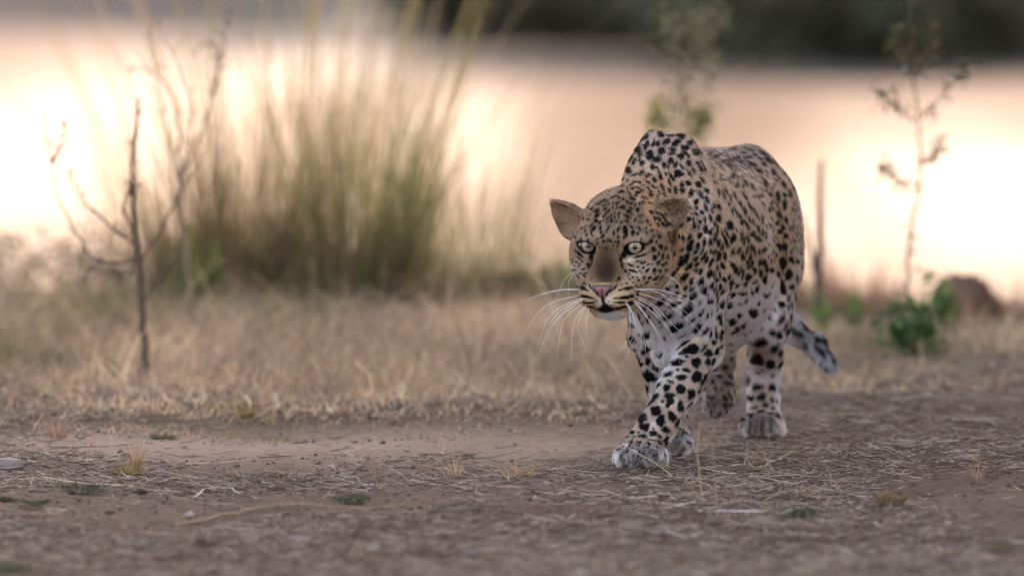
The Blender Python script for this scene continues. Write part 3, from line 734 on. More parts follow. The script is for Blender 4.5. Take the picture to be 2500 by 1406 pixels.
# traced markings and painted toe gaps: (frame, regions, darkness, [cx, cy, half length, half width, angle] * n)
SPOTS = [
(1, 'head neck', 1.0, """720,345,25,12,-30 790,370,40,22,-25 880,410,55,28,-40 880,480,55,28,-40 870,570,40,28,-40 740,550,25,14,-60 650,530,20,12,-60
920,290,40,14,-15 1010,210,45,12,-10 960,240,45,12,-15 1040,245,45,12,-15 870,290,30,12,-20 1130,180,30,12,-15 1190,150,50,14,-10 1300,70,60,20,-10 1250,185,35,14,0 1320,195,35,22,10 1390,240,38,24,10 1450,275,35,24,10 1520,305,28,20,10 1610,275,50,18,18 1660,240,35,16,30 1680,150,55,10,15 1680,180,50,9,15 1480,170,65,24,15 1480,207,50,10,15 1570,80,50,22,10 1540,130,40,12,15 1780,250,40,12,10 1800,100,40,20,40 1900,150,40,14,100 1780,60,35,16,60 1640,340,25,12,20 1560,380,35,30,40 1450,350,45,20,45 1420,410,60,26,35 1390,495,60,26,45 1380,575,45,24,30 1290,590,25,22,0 1310,335,48,35,0 1210,345,25,16,-50 1250,450,40,20,-80 1250,510,18,14,0 1180,435,20,12,80 1230,265,45,20,-30 1160,270,20,16,-40 1080,290,22,12,-20 1010,310,40,12,-25 1020,370,40,18,-20 1040,430,35,14,-15 1080,395,30,14,-60 1000,485,30,14,-20 1060,520,35,14,-50 1120,480,22,12,90 1150,350,28,12,85
1180,500,26,12,80 1130,560,40,16,70 1205,570,28,12,80 985,555,30,10,-15 930,600,35,18,-60 1060,590,28,10,-40 1590,490,35,14,60 1640,470,25,14,50 1520,550,30,16,-60 1590,590,22,14,40 1650,590,20,14,40 1730,570,30,20,40 1790,620,20,14,40
790,650,40,18,-40 830,700,55,30,-55 800,770,45,14,70 690,660,28,12,-40 630,690,30,10,-50 690,730,30,14,-50 940,690,35,20,-70 955,750,30,16,-70 980,820,50,22,-55 1085,670,30,14,-60 1050,730,35,12,-70 1245,705,55,24,-60 1170,770,40,20,80 1360,730,85,42,85 1345,830,40,20,-60 1465,670,45,18,45 1585,690,55,20,50 1490,770,45,35,40 1570,775,28,22,0 1710,770,40,16,60 1810,730,30,18,50 1710,680,20,12,40 1240,830,30,18,80 1080,890,35,16,-10 1000,905,30,20,-40 1115,905,30,16,40 1190,915,22,14,30 1240,905,22,16,80 895,870,22,14,-50 905,940,25,12,80 1160,975,15,12,0 1225,985,25,12,80 990,1020,14,10,0 1045,1030,28,12,80 930,1000,15,10,-60 1155,1040,15,10,0
715,800,25,14,-50 530,840,30,10,-70 490,830,25,9,-70 460,780,20,8,-60
1790,905,40,32,-50 1880,920,30,20,60 1925,830,40,24,60 1830,820,28,16,60 1830,1040,45,34,60 1950,1000,48,30,70 2040,1030,42,24,65 1920,1115,36,20,80 1990,1165,60,25,-80 1850,1180,48,32,-80 2075,1180,45,20,80 1910,1260,45,26,-60 1990,1305,30,24,0 2040,1270,30,16,80 1770,1090,20,8,80 1690,1250,24,16,-60 1640,1260,30,18,40 1560,1240,22,10,40 1750,1290,26,12,-45 1810,1290,18,10,-40 1665,1345,24,16,-30 1575,1330,22,16,40 1480,1310,28,14,50 1420,1290,30,12,55 1610,1150,115,17,-18 1720,950,60,16,-6 590,1120,100,20,42"""),
(2, 'head', 1.0, """1190,30,55,40,-60 1135,120,80,24,85 1155,220,70,18,75 1230,330,40,24,50 1365,325,90,22,20 1300,210,45,14,45 1360,230,30,16,50 1455,250,25,16,60 1565,265,24,20,0 1500,320,24,16,0 1520,170,26,18,30 1590,155,20,18,0 1465,140,16,10,0 1300,380,18,14,40 1360,445,20,16,0 1445,445,18,16,0 1300,480,18,12,20 1270,420,16,10,30 1475,500,22,22,0 1400,490,14,12,0 1360,540,18,12,20 1410,545,12,10,0 1425,600,22,16,60 1465,630,16,12,0 1520,605,22,12,-60 1575,455,34,24,-75 1685,460,45,20,-30 1640,315,50,22,-45 1770,320,48,30,-60 1870,330,32,22,-70 1800,465,75,28,-38 1900,460,55,16,-55 1630,550,55,16,-32 1795,570,30,12,-20 1990,320,30,24,60 1730,200,22,10,-45 1650,205,32,14,-50 1530,360,30,8,-30 1780,395,16,12,0
1100,470,45,22,-70 1055,520,20,8,-70 1245,565,20,18,0 1155,590,14,12,0 1270,655,110,28,-8 1120,690,35,16,-15 1220,828,165,26,-7 1320,805,80,28,-12 1040,840,50,10,0 1160,925,170,15,0 1300,925,80,20,-15 900,900,11,11,0 940,905,10,10,0 960,970,13,11,0 1010,985,13,11,0 1060,1008,16,11,0 1110,1030,16,11,0 900,940,10,10,0 1180,1010,100,20,-15 1340,950,60,20,-45 1460,740,50,20,-75 1440,840,40,16,-50
420,650,55,36,15 490,690,30,14,20 480,815,130,26,12 400,800,40,22,20 540,930,120,17,-5 450,920,40,16,15 590,1005,80,14,15 560,1010,50,12,20 645,1040,25,10,20 650,890,11,10,0 685,895,10,10,0 645,970,11,10,0 700,925,10,10,0 550,615,50,13,60 1030,635,60,18,-55
640,695,50,18,22 690,750,55,18,60 925,705,60,26,-30 875,765,50,20,-65 790,850,70,26,90 812,930,70,18,90 870,1050,175,58,0 830,1005,70,50,0 1000,1050,150,28,-3 730,1055,55,20,-15 1120,1045,70,16,-12
300,160,30,10,-30 350,230,40,12,-30 430,290,45,14,-20 470,370,35,14,-20 240,320,25,14,70 280,310,20,10,70 330,430,35,12,65 440,400,30,12,-40 380,370,30,10,0 500,200,40,12,-50 400,150,40,10,-30 440,560,25,16,-60 480,580,18,12,60 520,230,45,12,-70 340,190,28,8,-20 460,430,20,12,0 350,90,60,14,40 590,120,90,15,95 550,230,60,15,-65 260,240,28,9,-40 230,120,30,9,-60 220,190,30,9,-70"""),
(3, 'body neck', 1.0, """870,140,70,30,-25 1040,230,80,42,25 1220,250,70,22,5 1430,260,80,45,30 690,230,40,22,-60 680,320,50,28,-60 775,275,60,32,-55 590,330,50,16,-60 770,435,90,45,-65 600,510,75,50,-75 905,400,75,32,-80 980,410,60,38,60 1145,375,95,45,-38 1330,395,105,42,-40 1390,360,45,30,20 1590,390,55,45,40 1500,480,85,42,20 655,590,70,36,-75 465,680,75,42,-85 440,530,70,28,-55 820,580,70,38,-35 840,650,90,42,-45 1055,550,70,65,0 1260,520,75,35,0 1245,600,75,26,-12 970,705,100,45,-5 1425,655,65,50,15 1510,590,100,30,42 1565,660,35,24,50 1235,735,62,48,0 1570,775,52,48,0 1740,780,45,28,40 540,740,75,30,-65 690,770,55,40,-40 640,700,50,16,-60 1115,815,65,34,70 1190,850,40,22,-80 1320,810,65,35,-65 1440,840,70,18,55 430,910,70,45,60 370,820,45,22,-70 330,760,60,16,-70 890,850,55,40,-50 970,860,45,18,35 1370,975,85,62,0 1660,920,70,26,62 1580,970,80,22,62 1800,880,75,26,60 1870,880,55,22,70 1700,600,70,26,35 1750,560,80,20,50 1680,540,50,18,30 680,960,60,30,-60 550,990,60,24,-30 800,1010,75,30,-25 1020,960,60,20,45 1040,1050,60,30,50 1140,980,50,18,60 1250,1050,90,30,62 920,1100,50,36,20 1440,1190,60,34,85 1445,1290,60,34,85 1560,1160,60,36,50 1750,1180,70,48,45 1830,1100,80,26,65 1320,1300,75,28,85 1610,1340,75,38,-75 1780,1360,75,28,55 1900,1290,60,28,45 1070,1240,75,28,55 900,1230,50,18,35 975,1240,22,20,0 800,1150,60,22,25 800,1260,50,22,45 550,1130,50,18,0 650,1150,45,20,35 1210,1150,80,18,70 1200,1300,60,24,50 830,1370,60,24,55 640,1280,80,18,25 600,1350,60,20,-30 490,1260,40,24,30 400,1260,40,12,80 300,1220,70,12,-10 280,1340,70,20,-20 180,1330,60,14,-25 440,1350,50,18,40 1820,760,70,18,65 1100,1370,50,20,40 1000,1330,40,16,50 420,1100,40,16,-60 340,1060,45,14,-60 300,960,50,16,-70 470,1180,50,14,-20"""),
(4, 'body neck', 1.0, """385,60,70,28,85 510,50,60,38,70 675,95,70,40,-65 860,130,90,30,52 980,220,75,30,62 970,45,50,36,40 780,255,55,42,-70 790,365,32,26,0 605,260,55,20,60 655,370,45,22,60 960,360,85,26,65 890,455,40,30,20 785,490,50,24,55 1060,400,70,18,80 690,485,20,16,0 630,590,45,42,-30 730,580,28,22,0 950,605,60,24,75 1045,565,80,26,80 860,640,55,22,62 745,700,70,28,85 480,680,70,40,-80 830,740,45,20,85 960,780,80,40,85 1050,830,75,32,-75 1110,340,60,26,-80 1200,340,75,28,70 1195,565,75,40,85 1410,700,85,60,70 1470,950,90,50,-70 1340,1000,110,28,75 1280,870,80,18,75 1350,850,90,16,65 1130,930,110,26,-80 1170,780,80,22,90 1130,680,60,18,85 1045,1020,75,30,-85 935,1030,95,26,-80 840,900,60,28,-80 885,880,35,20,80 1200,1040,80,34,-85 1270,1100,80,22,-80 1315,1280,80,34,88 1205,1280,100,36,-80 650,930,80,30,-70 690,1040,80,35,-70 650,1130,80,50,-60 530,960,80,20,75 455,920,60,14,-85 500,1170,60,20,-40 590,1310,110,45,-60 810,1110,80,30,-75 770,1220,50,28,-60 890,1200,90,18,-60 930,1290,120,22,-55 770,1350,60,22,-45 350,1250,60,22,-60 480,1320,50,20,-30 1100,1220,60,18,-80 1050,1200,50,18,-80 1150,1210,60,14,90 980,1340,70,26,-65 1080,1370,60,30,-40"""),
(4, 'body hl', 0.93, """1850,870,60,45,30 1950,960,80,40,40 2070,1170,60,35,-60 1960,770,80,25,70 1700,430,90,24,70 1290,130,90,22,70 1340,60,90,18,60 1190,80,70,22,80 1510,140,90,18,65 1430,190,60,14,80 1400,300,40,22,60 1460,440,60,18,85 1540,470,120,16,68 1620,560,110,16,65 1640,650,50,26,60 1740,700,110,22,68 1690,640,60,14,70 1860,640,60,20,75 1790,600,60,18,75 1640,930,100,26,85 1760,970,90,24,75 1690,1010,90,20,-80 1850,1140,80,40,50 1890,1200,70,26,80 1740,1180,90,20,-75 1590,1190,80,30,-65 1470,1220,80,30,-60 1670,1290,70,22,80 1800,1290,80,20,-75 1980,1210,60,24,-80 1800,350,100,16,65 1610,300,80,16,65 1700,150,100,18,62 1880,420,90,16,55 1930,520,90,16,60 2050,300,60,20,60 2200,280,50,18,-75 2170,400,60,18,-80 2230,380,50,16,80 2040,600,80,18,80 2180,120,50,26,40 2040,850,80,22,90 2100,900,70,18,88"""),
(4, 'body hl', 1.0, """2350,500,80,38,60 2320,650,50,30,-60 2420,740,50,36,60 2370,820,60,40,-60 2450,340,80,35,80 2370,1110,85,48,60 2450,1100,75,50,80 2440,1380,70,55,0 2480,600,70,30,80 2480,900,60,40,60 2340,180,110,30,-85 2460,120,60,30,60"""),
(5, 'body hl', 1.0, """2155,150,95,60,85 2255,340,95,55,-75 2150,560,130,50,88 2310,540,60,30,-70 2080,340,55,28,85 2300,90,60,35,70 2120,850,65,50,30 2250,740,70,22,-75 2320,880,80,25,75 2340,990,130,30,-80 2240,900,60,18,-75 2130,1090,110,35,-65 2380,730,70,20,80 2290,1050,90,20,-80 2270,1290,70,40,-60 1965,1290,50,40,-60 2100,1360,70,40,60 2200,1210,90,20,-70 2400,100,50,30,60 2400,400,80,20,85"""),
(5, 'body hl hr', 1.0, """1310,180,60,30,40 1350,260,70,35,70 1250,380,50,26,-70 1290,480,55,30,-50 1260,570,60,22,-65 1385,535,50,28,-40 1430,280,90,20,-75 1480,340,90,20,-80 1570,400,70,40,-60 1520,500,60,30,-50 1560,160,60,22,60 1630,160,70,18,-70 1590,220,50,20,-20 1680,270,60,32,70 1770,150,70,26,-80 1780,330,80,24,85 1840,150,60,35,80 1850,430,80,38,-80 1880,250,80,24,85 1720,590,80,32,-75 1630,640,70,26,75 1660,490,30,20,0 1700,460,30,20,0 1310,680,60,45,-40 1480,660,75,35,-8 1530,780,65,30,-70 1430,840,60,30,10 1255,870,60,55,0 1420,1010,55,55,0 1300,1130,80,65,-30 1660,980,100,65,80 1740,830,50,32,-70 1880,680,60,55,60 1840,930,75,30,-60 1970,270,45,30,-70 1490,1200,80,32,-50 1360,1290,90,45,-50 1980,520,60,20,-70 1480,50,60,30,80 1600,60,90,22,-80"""),
(5, 'body neck fl', 1.0, """1045,230,50,20,85 1130,190,60,32,85 1160,430,50,32,60 1090,340,60,16,85 1020,330,60,14,85 1040,430,45,30,70 920,330,75,34,-75 980,330,60,18,85 765,300,60,30,-65 685,280,35,28,-60 860,110,65,26,-65 940,150,80,20,-60 800,70,70,20,-55 700,180,50,22,-50 570,210,80,35,-45 420,160,70,45,-60 510,80,90,45,-60 680,80,60,20,-50 370,260,50,22,-50 310,330,60,24,-50 490,390,90,40,-45 610,440,50,18,-50 610,490,40,24,-30 775,460,85,38,-60 950,530,55,40,-60 1000,600,70,24,-80 1100,560,60,24,-85 1130,640,70,24,-70 830,620,90,48,60 840,560,60,36,-70 510,570,50,24,-45 620,590,60,28,-40 360,550,36,30,0 220,580,55,26,-30 95,550,24,16,0 640,710,90,40,-48 745,800,65,42,-55 490,725,50,24,-40 350,670,60,26,-30 190,730,40,18,-30 90,820,80,40,-25 315,850,100,40,-15 930,780,70,50,-60 540,940,140,55,-52 470,1010,50,28,-40 785,980,95,32,-58 170,970,35,18,0 180,1070,150,42,-22 350,1230,150,60,-22 280,1290,60,36,-50 100,1220,45,14,-40 620,1120,75,28,-38 700,1250,120,45,-40 850,1300,110,32,-52 1090,1050,75,36,-60 1130,840,80,38,-65 1050,780,60,22,-75 1110,1150,60,30,-80 1045,920,60,18,-80 890,1020,80,20,-70 1040,660,80,18,-85 960,960,80,16,-85 490,1370,60,22,-20 1130,1320,60,30,-80 1030,1330,90,22,88 950,1330,80,16,85"""),
(6, 'fr body', 1.0, """590,270,95,80,-60 460,260,40,24,20 340,370,80,40,60 260,450,80,24,70 230,330,60,18,60 600,560,110,62,-50 680,510,60,40,10 850,640,75,60,-60 630,785,60,55,0 420,740,95,45,65 500,850,45,40,40 770,910,60,60,-50 650,1070,110,70,45 760,1110,60,45,0 620,980,50,40,0 470,1040,80,28,68 610,1290,80,50,90 380,570,35,20,60 330,90,60,30,30 170,40,40,26,60"""),
(6, 'body fl neck', 1.0, """1290,300,90,24,-30 950,350,40,20,60 1330,450,120,28,-30 1240,520,70,20,-40 1070,570,50,14,-10 1500,560,110,75,-20 1360,600,95,50,-25 1270,640,50,22,-20 1710,540,90,24,-52 1895,430,55,32,80 1940,260,110,26,85 1840,240,110,22,-80 2030,310,90,26,-85"""),
(6, 'fl body', 1.0, """1800,640,75,65,-80 1790,800,70,45,-80 1960,600,80,35,-75 1890,800,90,32,-68 2050,500,60,16,-65 1560,820,88,75,20 1380,700,36,22,0 1200,825,130,42,-8 1230,780,60,40,0 1370,960,80,28,18 1210,950,30,24,0 1030,1030,95,45,-20 1280,1100,110,42,0 1570,1090,115,70,-62 1720,1120,150,34,-56 1080,1180,60,24,20 1000,1300,65,55,0 1270,1320,95,70,0 820,1260,100,32,-45 820,1100,70,22,-60 1620,1360,60,14,-55"""),
(7, 'fl', 1.0, """760,170,70,36,-10 690,240,100,50,-50 660,290,55,30,-20 980,160,85,35,0 1000,240,65,50,80 960,310,45,35,-60 885,250,28,22,0 1325,140,80,52,-80 1160,330,85,45,85 775,400,80,66,-50 560,510,90,50,-55 610,520,40,25,40 1030,490,85,50,60 850,540,75,60,-60 850,600,50,40,60 600,650,75,55,20 650,615,35,22,-20 930,690,65,45,10 1110,590,70,30,-60 1310,300,70,16,-55 500,380,60,22,-60 415,725,40,26,10 505,735,26,10,0 570,790,62,28,0 740,750,65,38,0 740,680,18,14,0 840,800,30,26,0 440,800,22,16,0 935,850,60,36,-70 930,900,45,22,80 330,800,50,10,-10 390,880,45,22,-50 510,885,45,16,5 670,905,40,20,25 830,890,55,22,40 370,940,25,14,-40 720,855,70,8,8 490,930,35,10,0 650,965,24,10,0 790,960,22,12,60 920,1090,40,14,80 745,1090,24,18,60 335,1040,22,12,-50 290,1160,14,14,0 455,1210,16,16,0 180,1000,26,10,-60 270,945,20,8,0 590,1060,16,12,0 640,1150,16,12,0 540,1140,12,10,0"""),
(7, 'fl', 0.75, """250,1080,90,9,-60 490,1110,110,9,-75 790,1080,100,9,-88 905,1050,70,8,75 590,960,40,7,-80"""),  # toe gaps: shade between the toes painted as dark lines
(8, 'hl', 0.75, """230,1200,70,8,-75 350,1220,80,8,90 450,1220,80,8,85"""),  # hind toe gaps, their shade drawn as dark lines
(1, 'head', 1.0, """1345,1120,70,42,-65 800,1120,60,30,-80 770,1180,45,18,-60 570,950,45,26,40 630,1050,60,18,50"""),
(7, 'fr', 0.9, """1150,680,25,16,40 1080,800,30,12,0 1190,740,70,14,-80 1285,640,30,12,60 1320,760,45,14,85 1220,975,20,18,0 1130,900,18,14,0 1210,535,16,12,0"""),
(7, 'hr', 0.85, """1700,35,30,24,0 1640,180,55,30,15 1545,50,25,18,0 1740,240,24,18,0 1590,290,20,16,0 1690,290,22,18,0 1800,60,30,20,0"""),
(6, 'hr', 0.9, """2100,900,60,36,0 2040,680,50,40,-40 1930,940,30,30,0 2000,1080,40,30,0 2210,1080,40,35,0 2160,1210,80,26,10 1880,1180,40,30,0 1930,1300,35,26,0"""),
(8, 'hl body', 1.0, """340,320,80,40,-15 300,510,65,58,0 440,560,50,45,-40 460,210,35,35,0 530,240,35,30,60 490,390,60,30,-50 545,440,45,22,-60 160,400,70,26,60 550,560,60,20,-50 210,710,45,20,75 310,800,65,28,0 460,800,38,34,-20 235,915,34,30,0 350,905,48,32,0 465,935,24,22,0 515,950,20,12,80 385,990,32,20,0 475,1030,26,20,0 180,1040,26,12,80 270,1020,40,12,-10 345,1065,45,16,-5 235,1110,30,20,-30 155,1150,30,18,-40 515,1110,28,24,0 680,190,45,30,-45 640,290,60,30,-60 620,350,60,20,-75"""),
(8, 'tail', 1.0, """790,140,60,24,55 735,230,40,26,60 680,200,60,18,60 860,190,50,12,60 930,300,50,20,55 935,390,60,14,62 1010,330,80,20,55 990,430,60,14,62 1060,420,80,18,55 1110,510,50,16,60"""),
(9, 'body hl', 0.95, """1070,260,30,9,-10 1190,265,40,9,10 1080,330,50,11,-20 950,310,40,9,-25 1210,370,40,12,20 1290,290,40,12,30 1330,340,40,14,40 1390,360,40,14,50 1180,320,40,9,0 1110,350,40,9,10 1260,420,30,12,30 1040,380,40,9,20 1270,330,24,9,30 1450,420,36,14,60 1300,370,24,12,40 1370,430,30,12,60 1000,350,30,9,-20 1440,520,30,13,60 1490,590,30,11,75 1400,600,30,14,80 1520,540,30,11,75 1450,660,36,13,-80 1310,510,22,13,60 1210,540,30,9,60 1160,510,30,10,60 1490,480,26,10,65 900,290,30,7,-30 1150,290,26,7,0 1230,300,22,8,20"""),
]
rs = np.random.RandomState(11)
def parse_spots():
    out = []
    for fr, regs, dark, txt in SPOTS:
        x0, y0, s = CR[fr]; rid = [REG.index(r) for r in regs.split()]
        for t in txt.split():
            cx, cy, a, b, an = map(float, t.split(','))
            out.append((x0 + cx / s, y0 + cy / s, a / s * 1.10, (b / s) * (1.20 if fr in (1, 2, 7) else 1.32) + .25, math.radians(an), rid, dark))
    return out
TS = parse_spots()
TS_amp = [rs.rand(4) * np.array([.10, .14, .09, .06]) for _ in TS]; TS_ph = [rs.rand(4) * 6.28 for _ in TS]

# procedural spots on everything the photograph does not show directly
def filler(V, N, reg):
    px, py = proj(V)
    view = -N[:, 1]
    order = rs.permutation(len(V))[:60000]
    tx = np.array([t[0] for t in TS]); ty = np.array([t[1] for t in TS]); ta = np.array([t[2] for t in TS])
    cell = {}; out = []
    size = np.full(len(V), 0.0098); gap = np.full(len(V), 0.021)
    for r, sz, gp in (('head', .0035, .0095), ('neck', .0055, .0135), ('earL', 9, 9), ('earR', 9, 9), ('fl', .009, .021), ('fr', .0095, .024), ('hl', .010, .025), ('hr', .009, .023), ('tail', .009, .026)):
        m = reg == REG.index(r); size[m] = sz; gap[m] = gp
    near = np.zeros(len(V), bool)
    for o in order:
        if size[o] > 1: continue
        p = V[o]
        sz, gp = size[o], gap[o]
        if view[o] > 0.12:
            d = np.hypot(px[o] - tx, py[o] - ty) - ta
            fill = (15.0 if px[o] < 1780 else 7.0) if reg[o] in (0, 1) else (7.0 if reg[o] == 2 else 12.0)
            if d.min() < fill: continue
            sz = 0.0050; gp = 0.0115
            if reg[o] == 2:
                sz = 0.0022; gp = 0.008
                if py[o] > 640 or (abs(px[o] - 1482) < 62 and py[o] > 585): continue
            if py[o] > 1085 or (px[o] > 1800 and py[o] > 1010): continue
        k = tuple((p / 0.03).astype(int)); ok = True
        for a in (-1, 0, 1):
            for b in (-1, 0, 1):
                for c in (-1, 0, 1):
                    for q, g in cell.get((k[0] + a, k[1] + b, k[2] + c), ()):
                        if ((q - p) ** 2).sum() < max(gp, g) ** 2: ok = False; break
                    if not ok: break
                if not ok: break
            if not ok: break
        if not ok: continue
        cell.setdefault(k, []).append((p, gp))
        out.append((p, N[o], sz * rs.uniform(.75, 1.15), rs.uniform(1.2, 1.8), o))
    return out

def paint(name, colr):
    return np.array(srgb(*colr))
# base colours of the coat and painted neck shade: (frame, cx, cy, rx, ry, angle, colour, strength, regions)
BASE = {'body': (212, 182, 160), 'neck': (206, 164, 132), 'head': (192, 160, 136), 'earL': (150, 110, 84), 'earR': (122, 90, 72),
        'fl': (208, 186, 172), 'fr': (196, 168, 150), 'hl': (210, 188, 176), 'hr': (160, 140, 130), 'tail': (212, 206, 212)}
WHITE = (236, 232, 240)
PAINTS = [
 (3, 1000, 1150, 500, 220, 10, (214, 172, 138), .7, 'neck body head'), (1, 1750, 200, 260, 130, 10, (214, 166, 128), .7, 'head neck'),
 (3, 900, 400, 520, 320, 0, (214, 182, 168), .6, 'body'), (9, 1130, 330, 260, 110, 10, (186, 168, 168), .7, 'body'),
 (4, 1800, 500, 420, 500, 10, (214, 192, 182), .6, 'body'),
 (1, 1120, 700, 420, 120, 0, (206, 184, 168), .8, 'head'), (1, 1610, 850, 230, 75, 18, (226, 204, 188), .9, 'head'), (1, 650, 835, 180, 52, -18, (220, 198, 182), .9, 'head'),
 (1, 1320, 950, 60, 180, 18, (220, 186, 160), 1.0, 'head'), (1, 865, 960, 48, 170, 4, (216, 182, 156), 1.0, 'head'),
 (1, 1500, 1190, 190, 42, -18, (236, 222, 210), .9, 'head'), (1, 620, 1090, 130, 26, 42, (206, 172, 162), .9, 'head'), (1, 1700, 1060, 70, 34, -35, (214, 186, 160), .8, 'head'),
 (2, 1650, 300, 420, 200, -20, (222, 206, 198), .85, 'head'), (2, 1400, 540, 260, 90, -10, (216, 186, 158), .8, 'head'), (2, 1960, 150, 110, 190, 10, (216, 170, 130), .6, 'head'),
 (2, 300, 330, 140, 260, -20, (196, 178, 168), .8, 'head'), (2, 220, 270, 50, 90, 0, (236, 224, 214), .8, 'head'),
 (2, 850, 160, 225, 400, -2, (106, 80, 60), 1.0, 'head'), (2, 850, 390, 225, 240, 0, (74, 55, 44), .95, 'head'), (2, 1120, 430, 70, 200, 20, (164, 130, 102), .75, 'head'), (2, 560, 330, 50, 230, -14, (168, 132, 104), .75, 'head'),
 
 (1, 1120, 560, 110, 170, 0, (120, 96, 76), .45, 'head'),
 (2, 1190, 870, 330, 230, -6, (228, 196, 164), .95, 'head'), (2, 520, 870, 230, 210, 10, (224, 192, 162), .95, 'head'), (2, 900, 880, 80, 130, 10, (224, 206, 204), .8, 'head'), (2, 730, 930, 60, 110, 0, (222, 204, 204), .8, 'head'),
 (2, 800, 566, 200, 16, 0, (214, 190, 140), .7, 'head'),
 (2, 960, 1230, 480, 130, -6, (246, 244, 250), 1.0, 'head neck'), (2, 930, 1130, 170, 35, 0, (150, 146, 156), .4, 'head'),
 (2, 1750, 1000, 380, 420, -30, (196, 182, 182), .8, 'body neck'), (2, 1650, 560, 300, 200, -30, (168, 146, 136), .8, 'neck'),  # neck entry: shade under the head painted into the coat
 (6, 1100, 350, 420, 520, 0, (206, 198, 204), .9, 'body neck'), (6, 1250, 0, 520, 200, -15, (206, 196, 200), .8, 'body neck'),
 (6, 960, 760, 260, 420, 35, WHITE, 1.0, 'body fl'), (6, 700, 1250, 120, 330, 40, WHITE, .95, 'fl'), (7, 480, 400, 80, 330, 35, WHITE, .9, 'fl'),
 (6, 250, 900, 500, 800, 0, (190, 166, 150), .5, 'fr'),
 (5, 1750, 950, 420, 330, -35, WHITE, 1.0, 'body hl hr'), (5, 1960, 660, 90, 360, 8, (236, 228, 238), .8, 'body'), (5, 1350, 400, 330, 300, 0, (216, 200, 190), .5, 'body'),
 (4, 2150, 1000, 90, 420, 0, (226, 212, 216), .55, 'body'), (4, 1020, 300, 18, 420, 4, (230, 220, 222), .5, 'body'),
 (5, 1120, 1330, 90, 180, 0, (226, 204, 186), .8, 'body fl'),
 (7, 520, 1120, 470, 200, 0, (188, 182, 184), .95, 'fl'), (7, 600, 1080, 230, 180, 0, (120, 112, 112), .8, 'fl'), (7, 130, 1120, 70, 170, 10, (240, 240, 246), .95, 'fl'), (7, 920, 1130, 60, 150, 0, (230, 228, 236), .9, 'fl'), (7, 440, 1190, 260, 60, 0, (160, 156, 162), .6, 'fl'), (7, 640, 850, 260, 30, 5, (214, 180, 156), .8, 'fl'),
 (7, 1250, 900, 150, 330, 0, (206, 198, 200), .9, 'fr'), (7, 1060, 920, 120, 180, 0, (96, 90, 92), .8, 'fr'), (7, 1330, 950, 50, 240, -5, (238, 236, 242), .9, 'fr'),
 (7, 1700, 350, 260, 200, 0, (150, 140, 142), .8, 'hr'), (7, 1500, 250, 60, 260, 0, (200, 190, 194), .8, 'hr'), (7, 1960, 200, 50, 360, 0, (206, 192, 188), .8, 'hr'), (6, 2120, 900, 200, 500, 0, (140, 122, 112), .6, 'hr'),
 (8, 540, 850, 60, 330, 3, WHITE, 1.0, 'hl'), (8, 600, 1230, 60, 130, 0, WHITE, 1.0, 'hl'), (8, 200, 850, 50, 260, 3, (226, 218, 224), .9, 'hl'), (8, 330, 1200, 170, 110, 0, (112, 106, 108), .85, 'hl'), (8, 110, 1260, 40, 90, 0, (236, 230, 236), .9, 'hl'), (8, 330, 450, 200, 190, 0, (196, 176, 170), .7, 'hl'), (8, 300, 200, 200, 120, -30, WHITE, .9, 'body hl'), (8, 400, 1050, 160, 20, 0, (212, 196, 176), .7, 'hl'),
 (8, 850, 360, 130, 30, -20, (210, 206, 214), .7, 'tail'), (8, 1110, 620, 80, 70, 0, (206, 206, 222), 1.0, 'tail'), (8, 960, 300, 300, 280, 0, (160, 156, 164), .9, 'tail'),
 (1, 300, 250, 260, 70, 25, (118, 86, 70), .95, 'earL'), (1, 300, 440, 220, 110, 10, (176, 136, 108), .9, 'earL'), (1, 480, 300, 90, 40, 25, (40, 38, 46), .9, 'earL'), (1, 200, 620, 90, 60, 0, (110, 86, 74), .6, 'earL'),
 (1, 2050, 190, 360, 75, -8, (112, 76, 54), 1.0, 'earR'), (1, 2330, 350, 90, 250, 8, (128, 92, 74), 1.0, 'earR'), (1, 2000, 400, 230, 130, 0, (92, 70, 60), .9, 'earR'), (1, 2250, 400, 80, 130, 10, (44, 32, 30), .95, 'earR'), (1, 2050, 480, 170, 60, 10, (140, 122, 110), .7, 'earR'),
 (1, 2120, 625, 130, 42, 4, (14, 12, 12), 1.0, 'earR head neck body'), (1, 2190, 820, 60, 160, 5, (70, 46, 38), .9, 'earR head neck body'), (1, 1950, 700, 160, 110, 40, (176, 152, 136), .8, 'head earR'), (1, 420, 780, 90, 170, 30, (186, 156, 134), .7, 'head earL'),
]
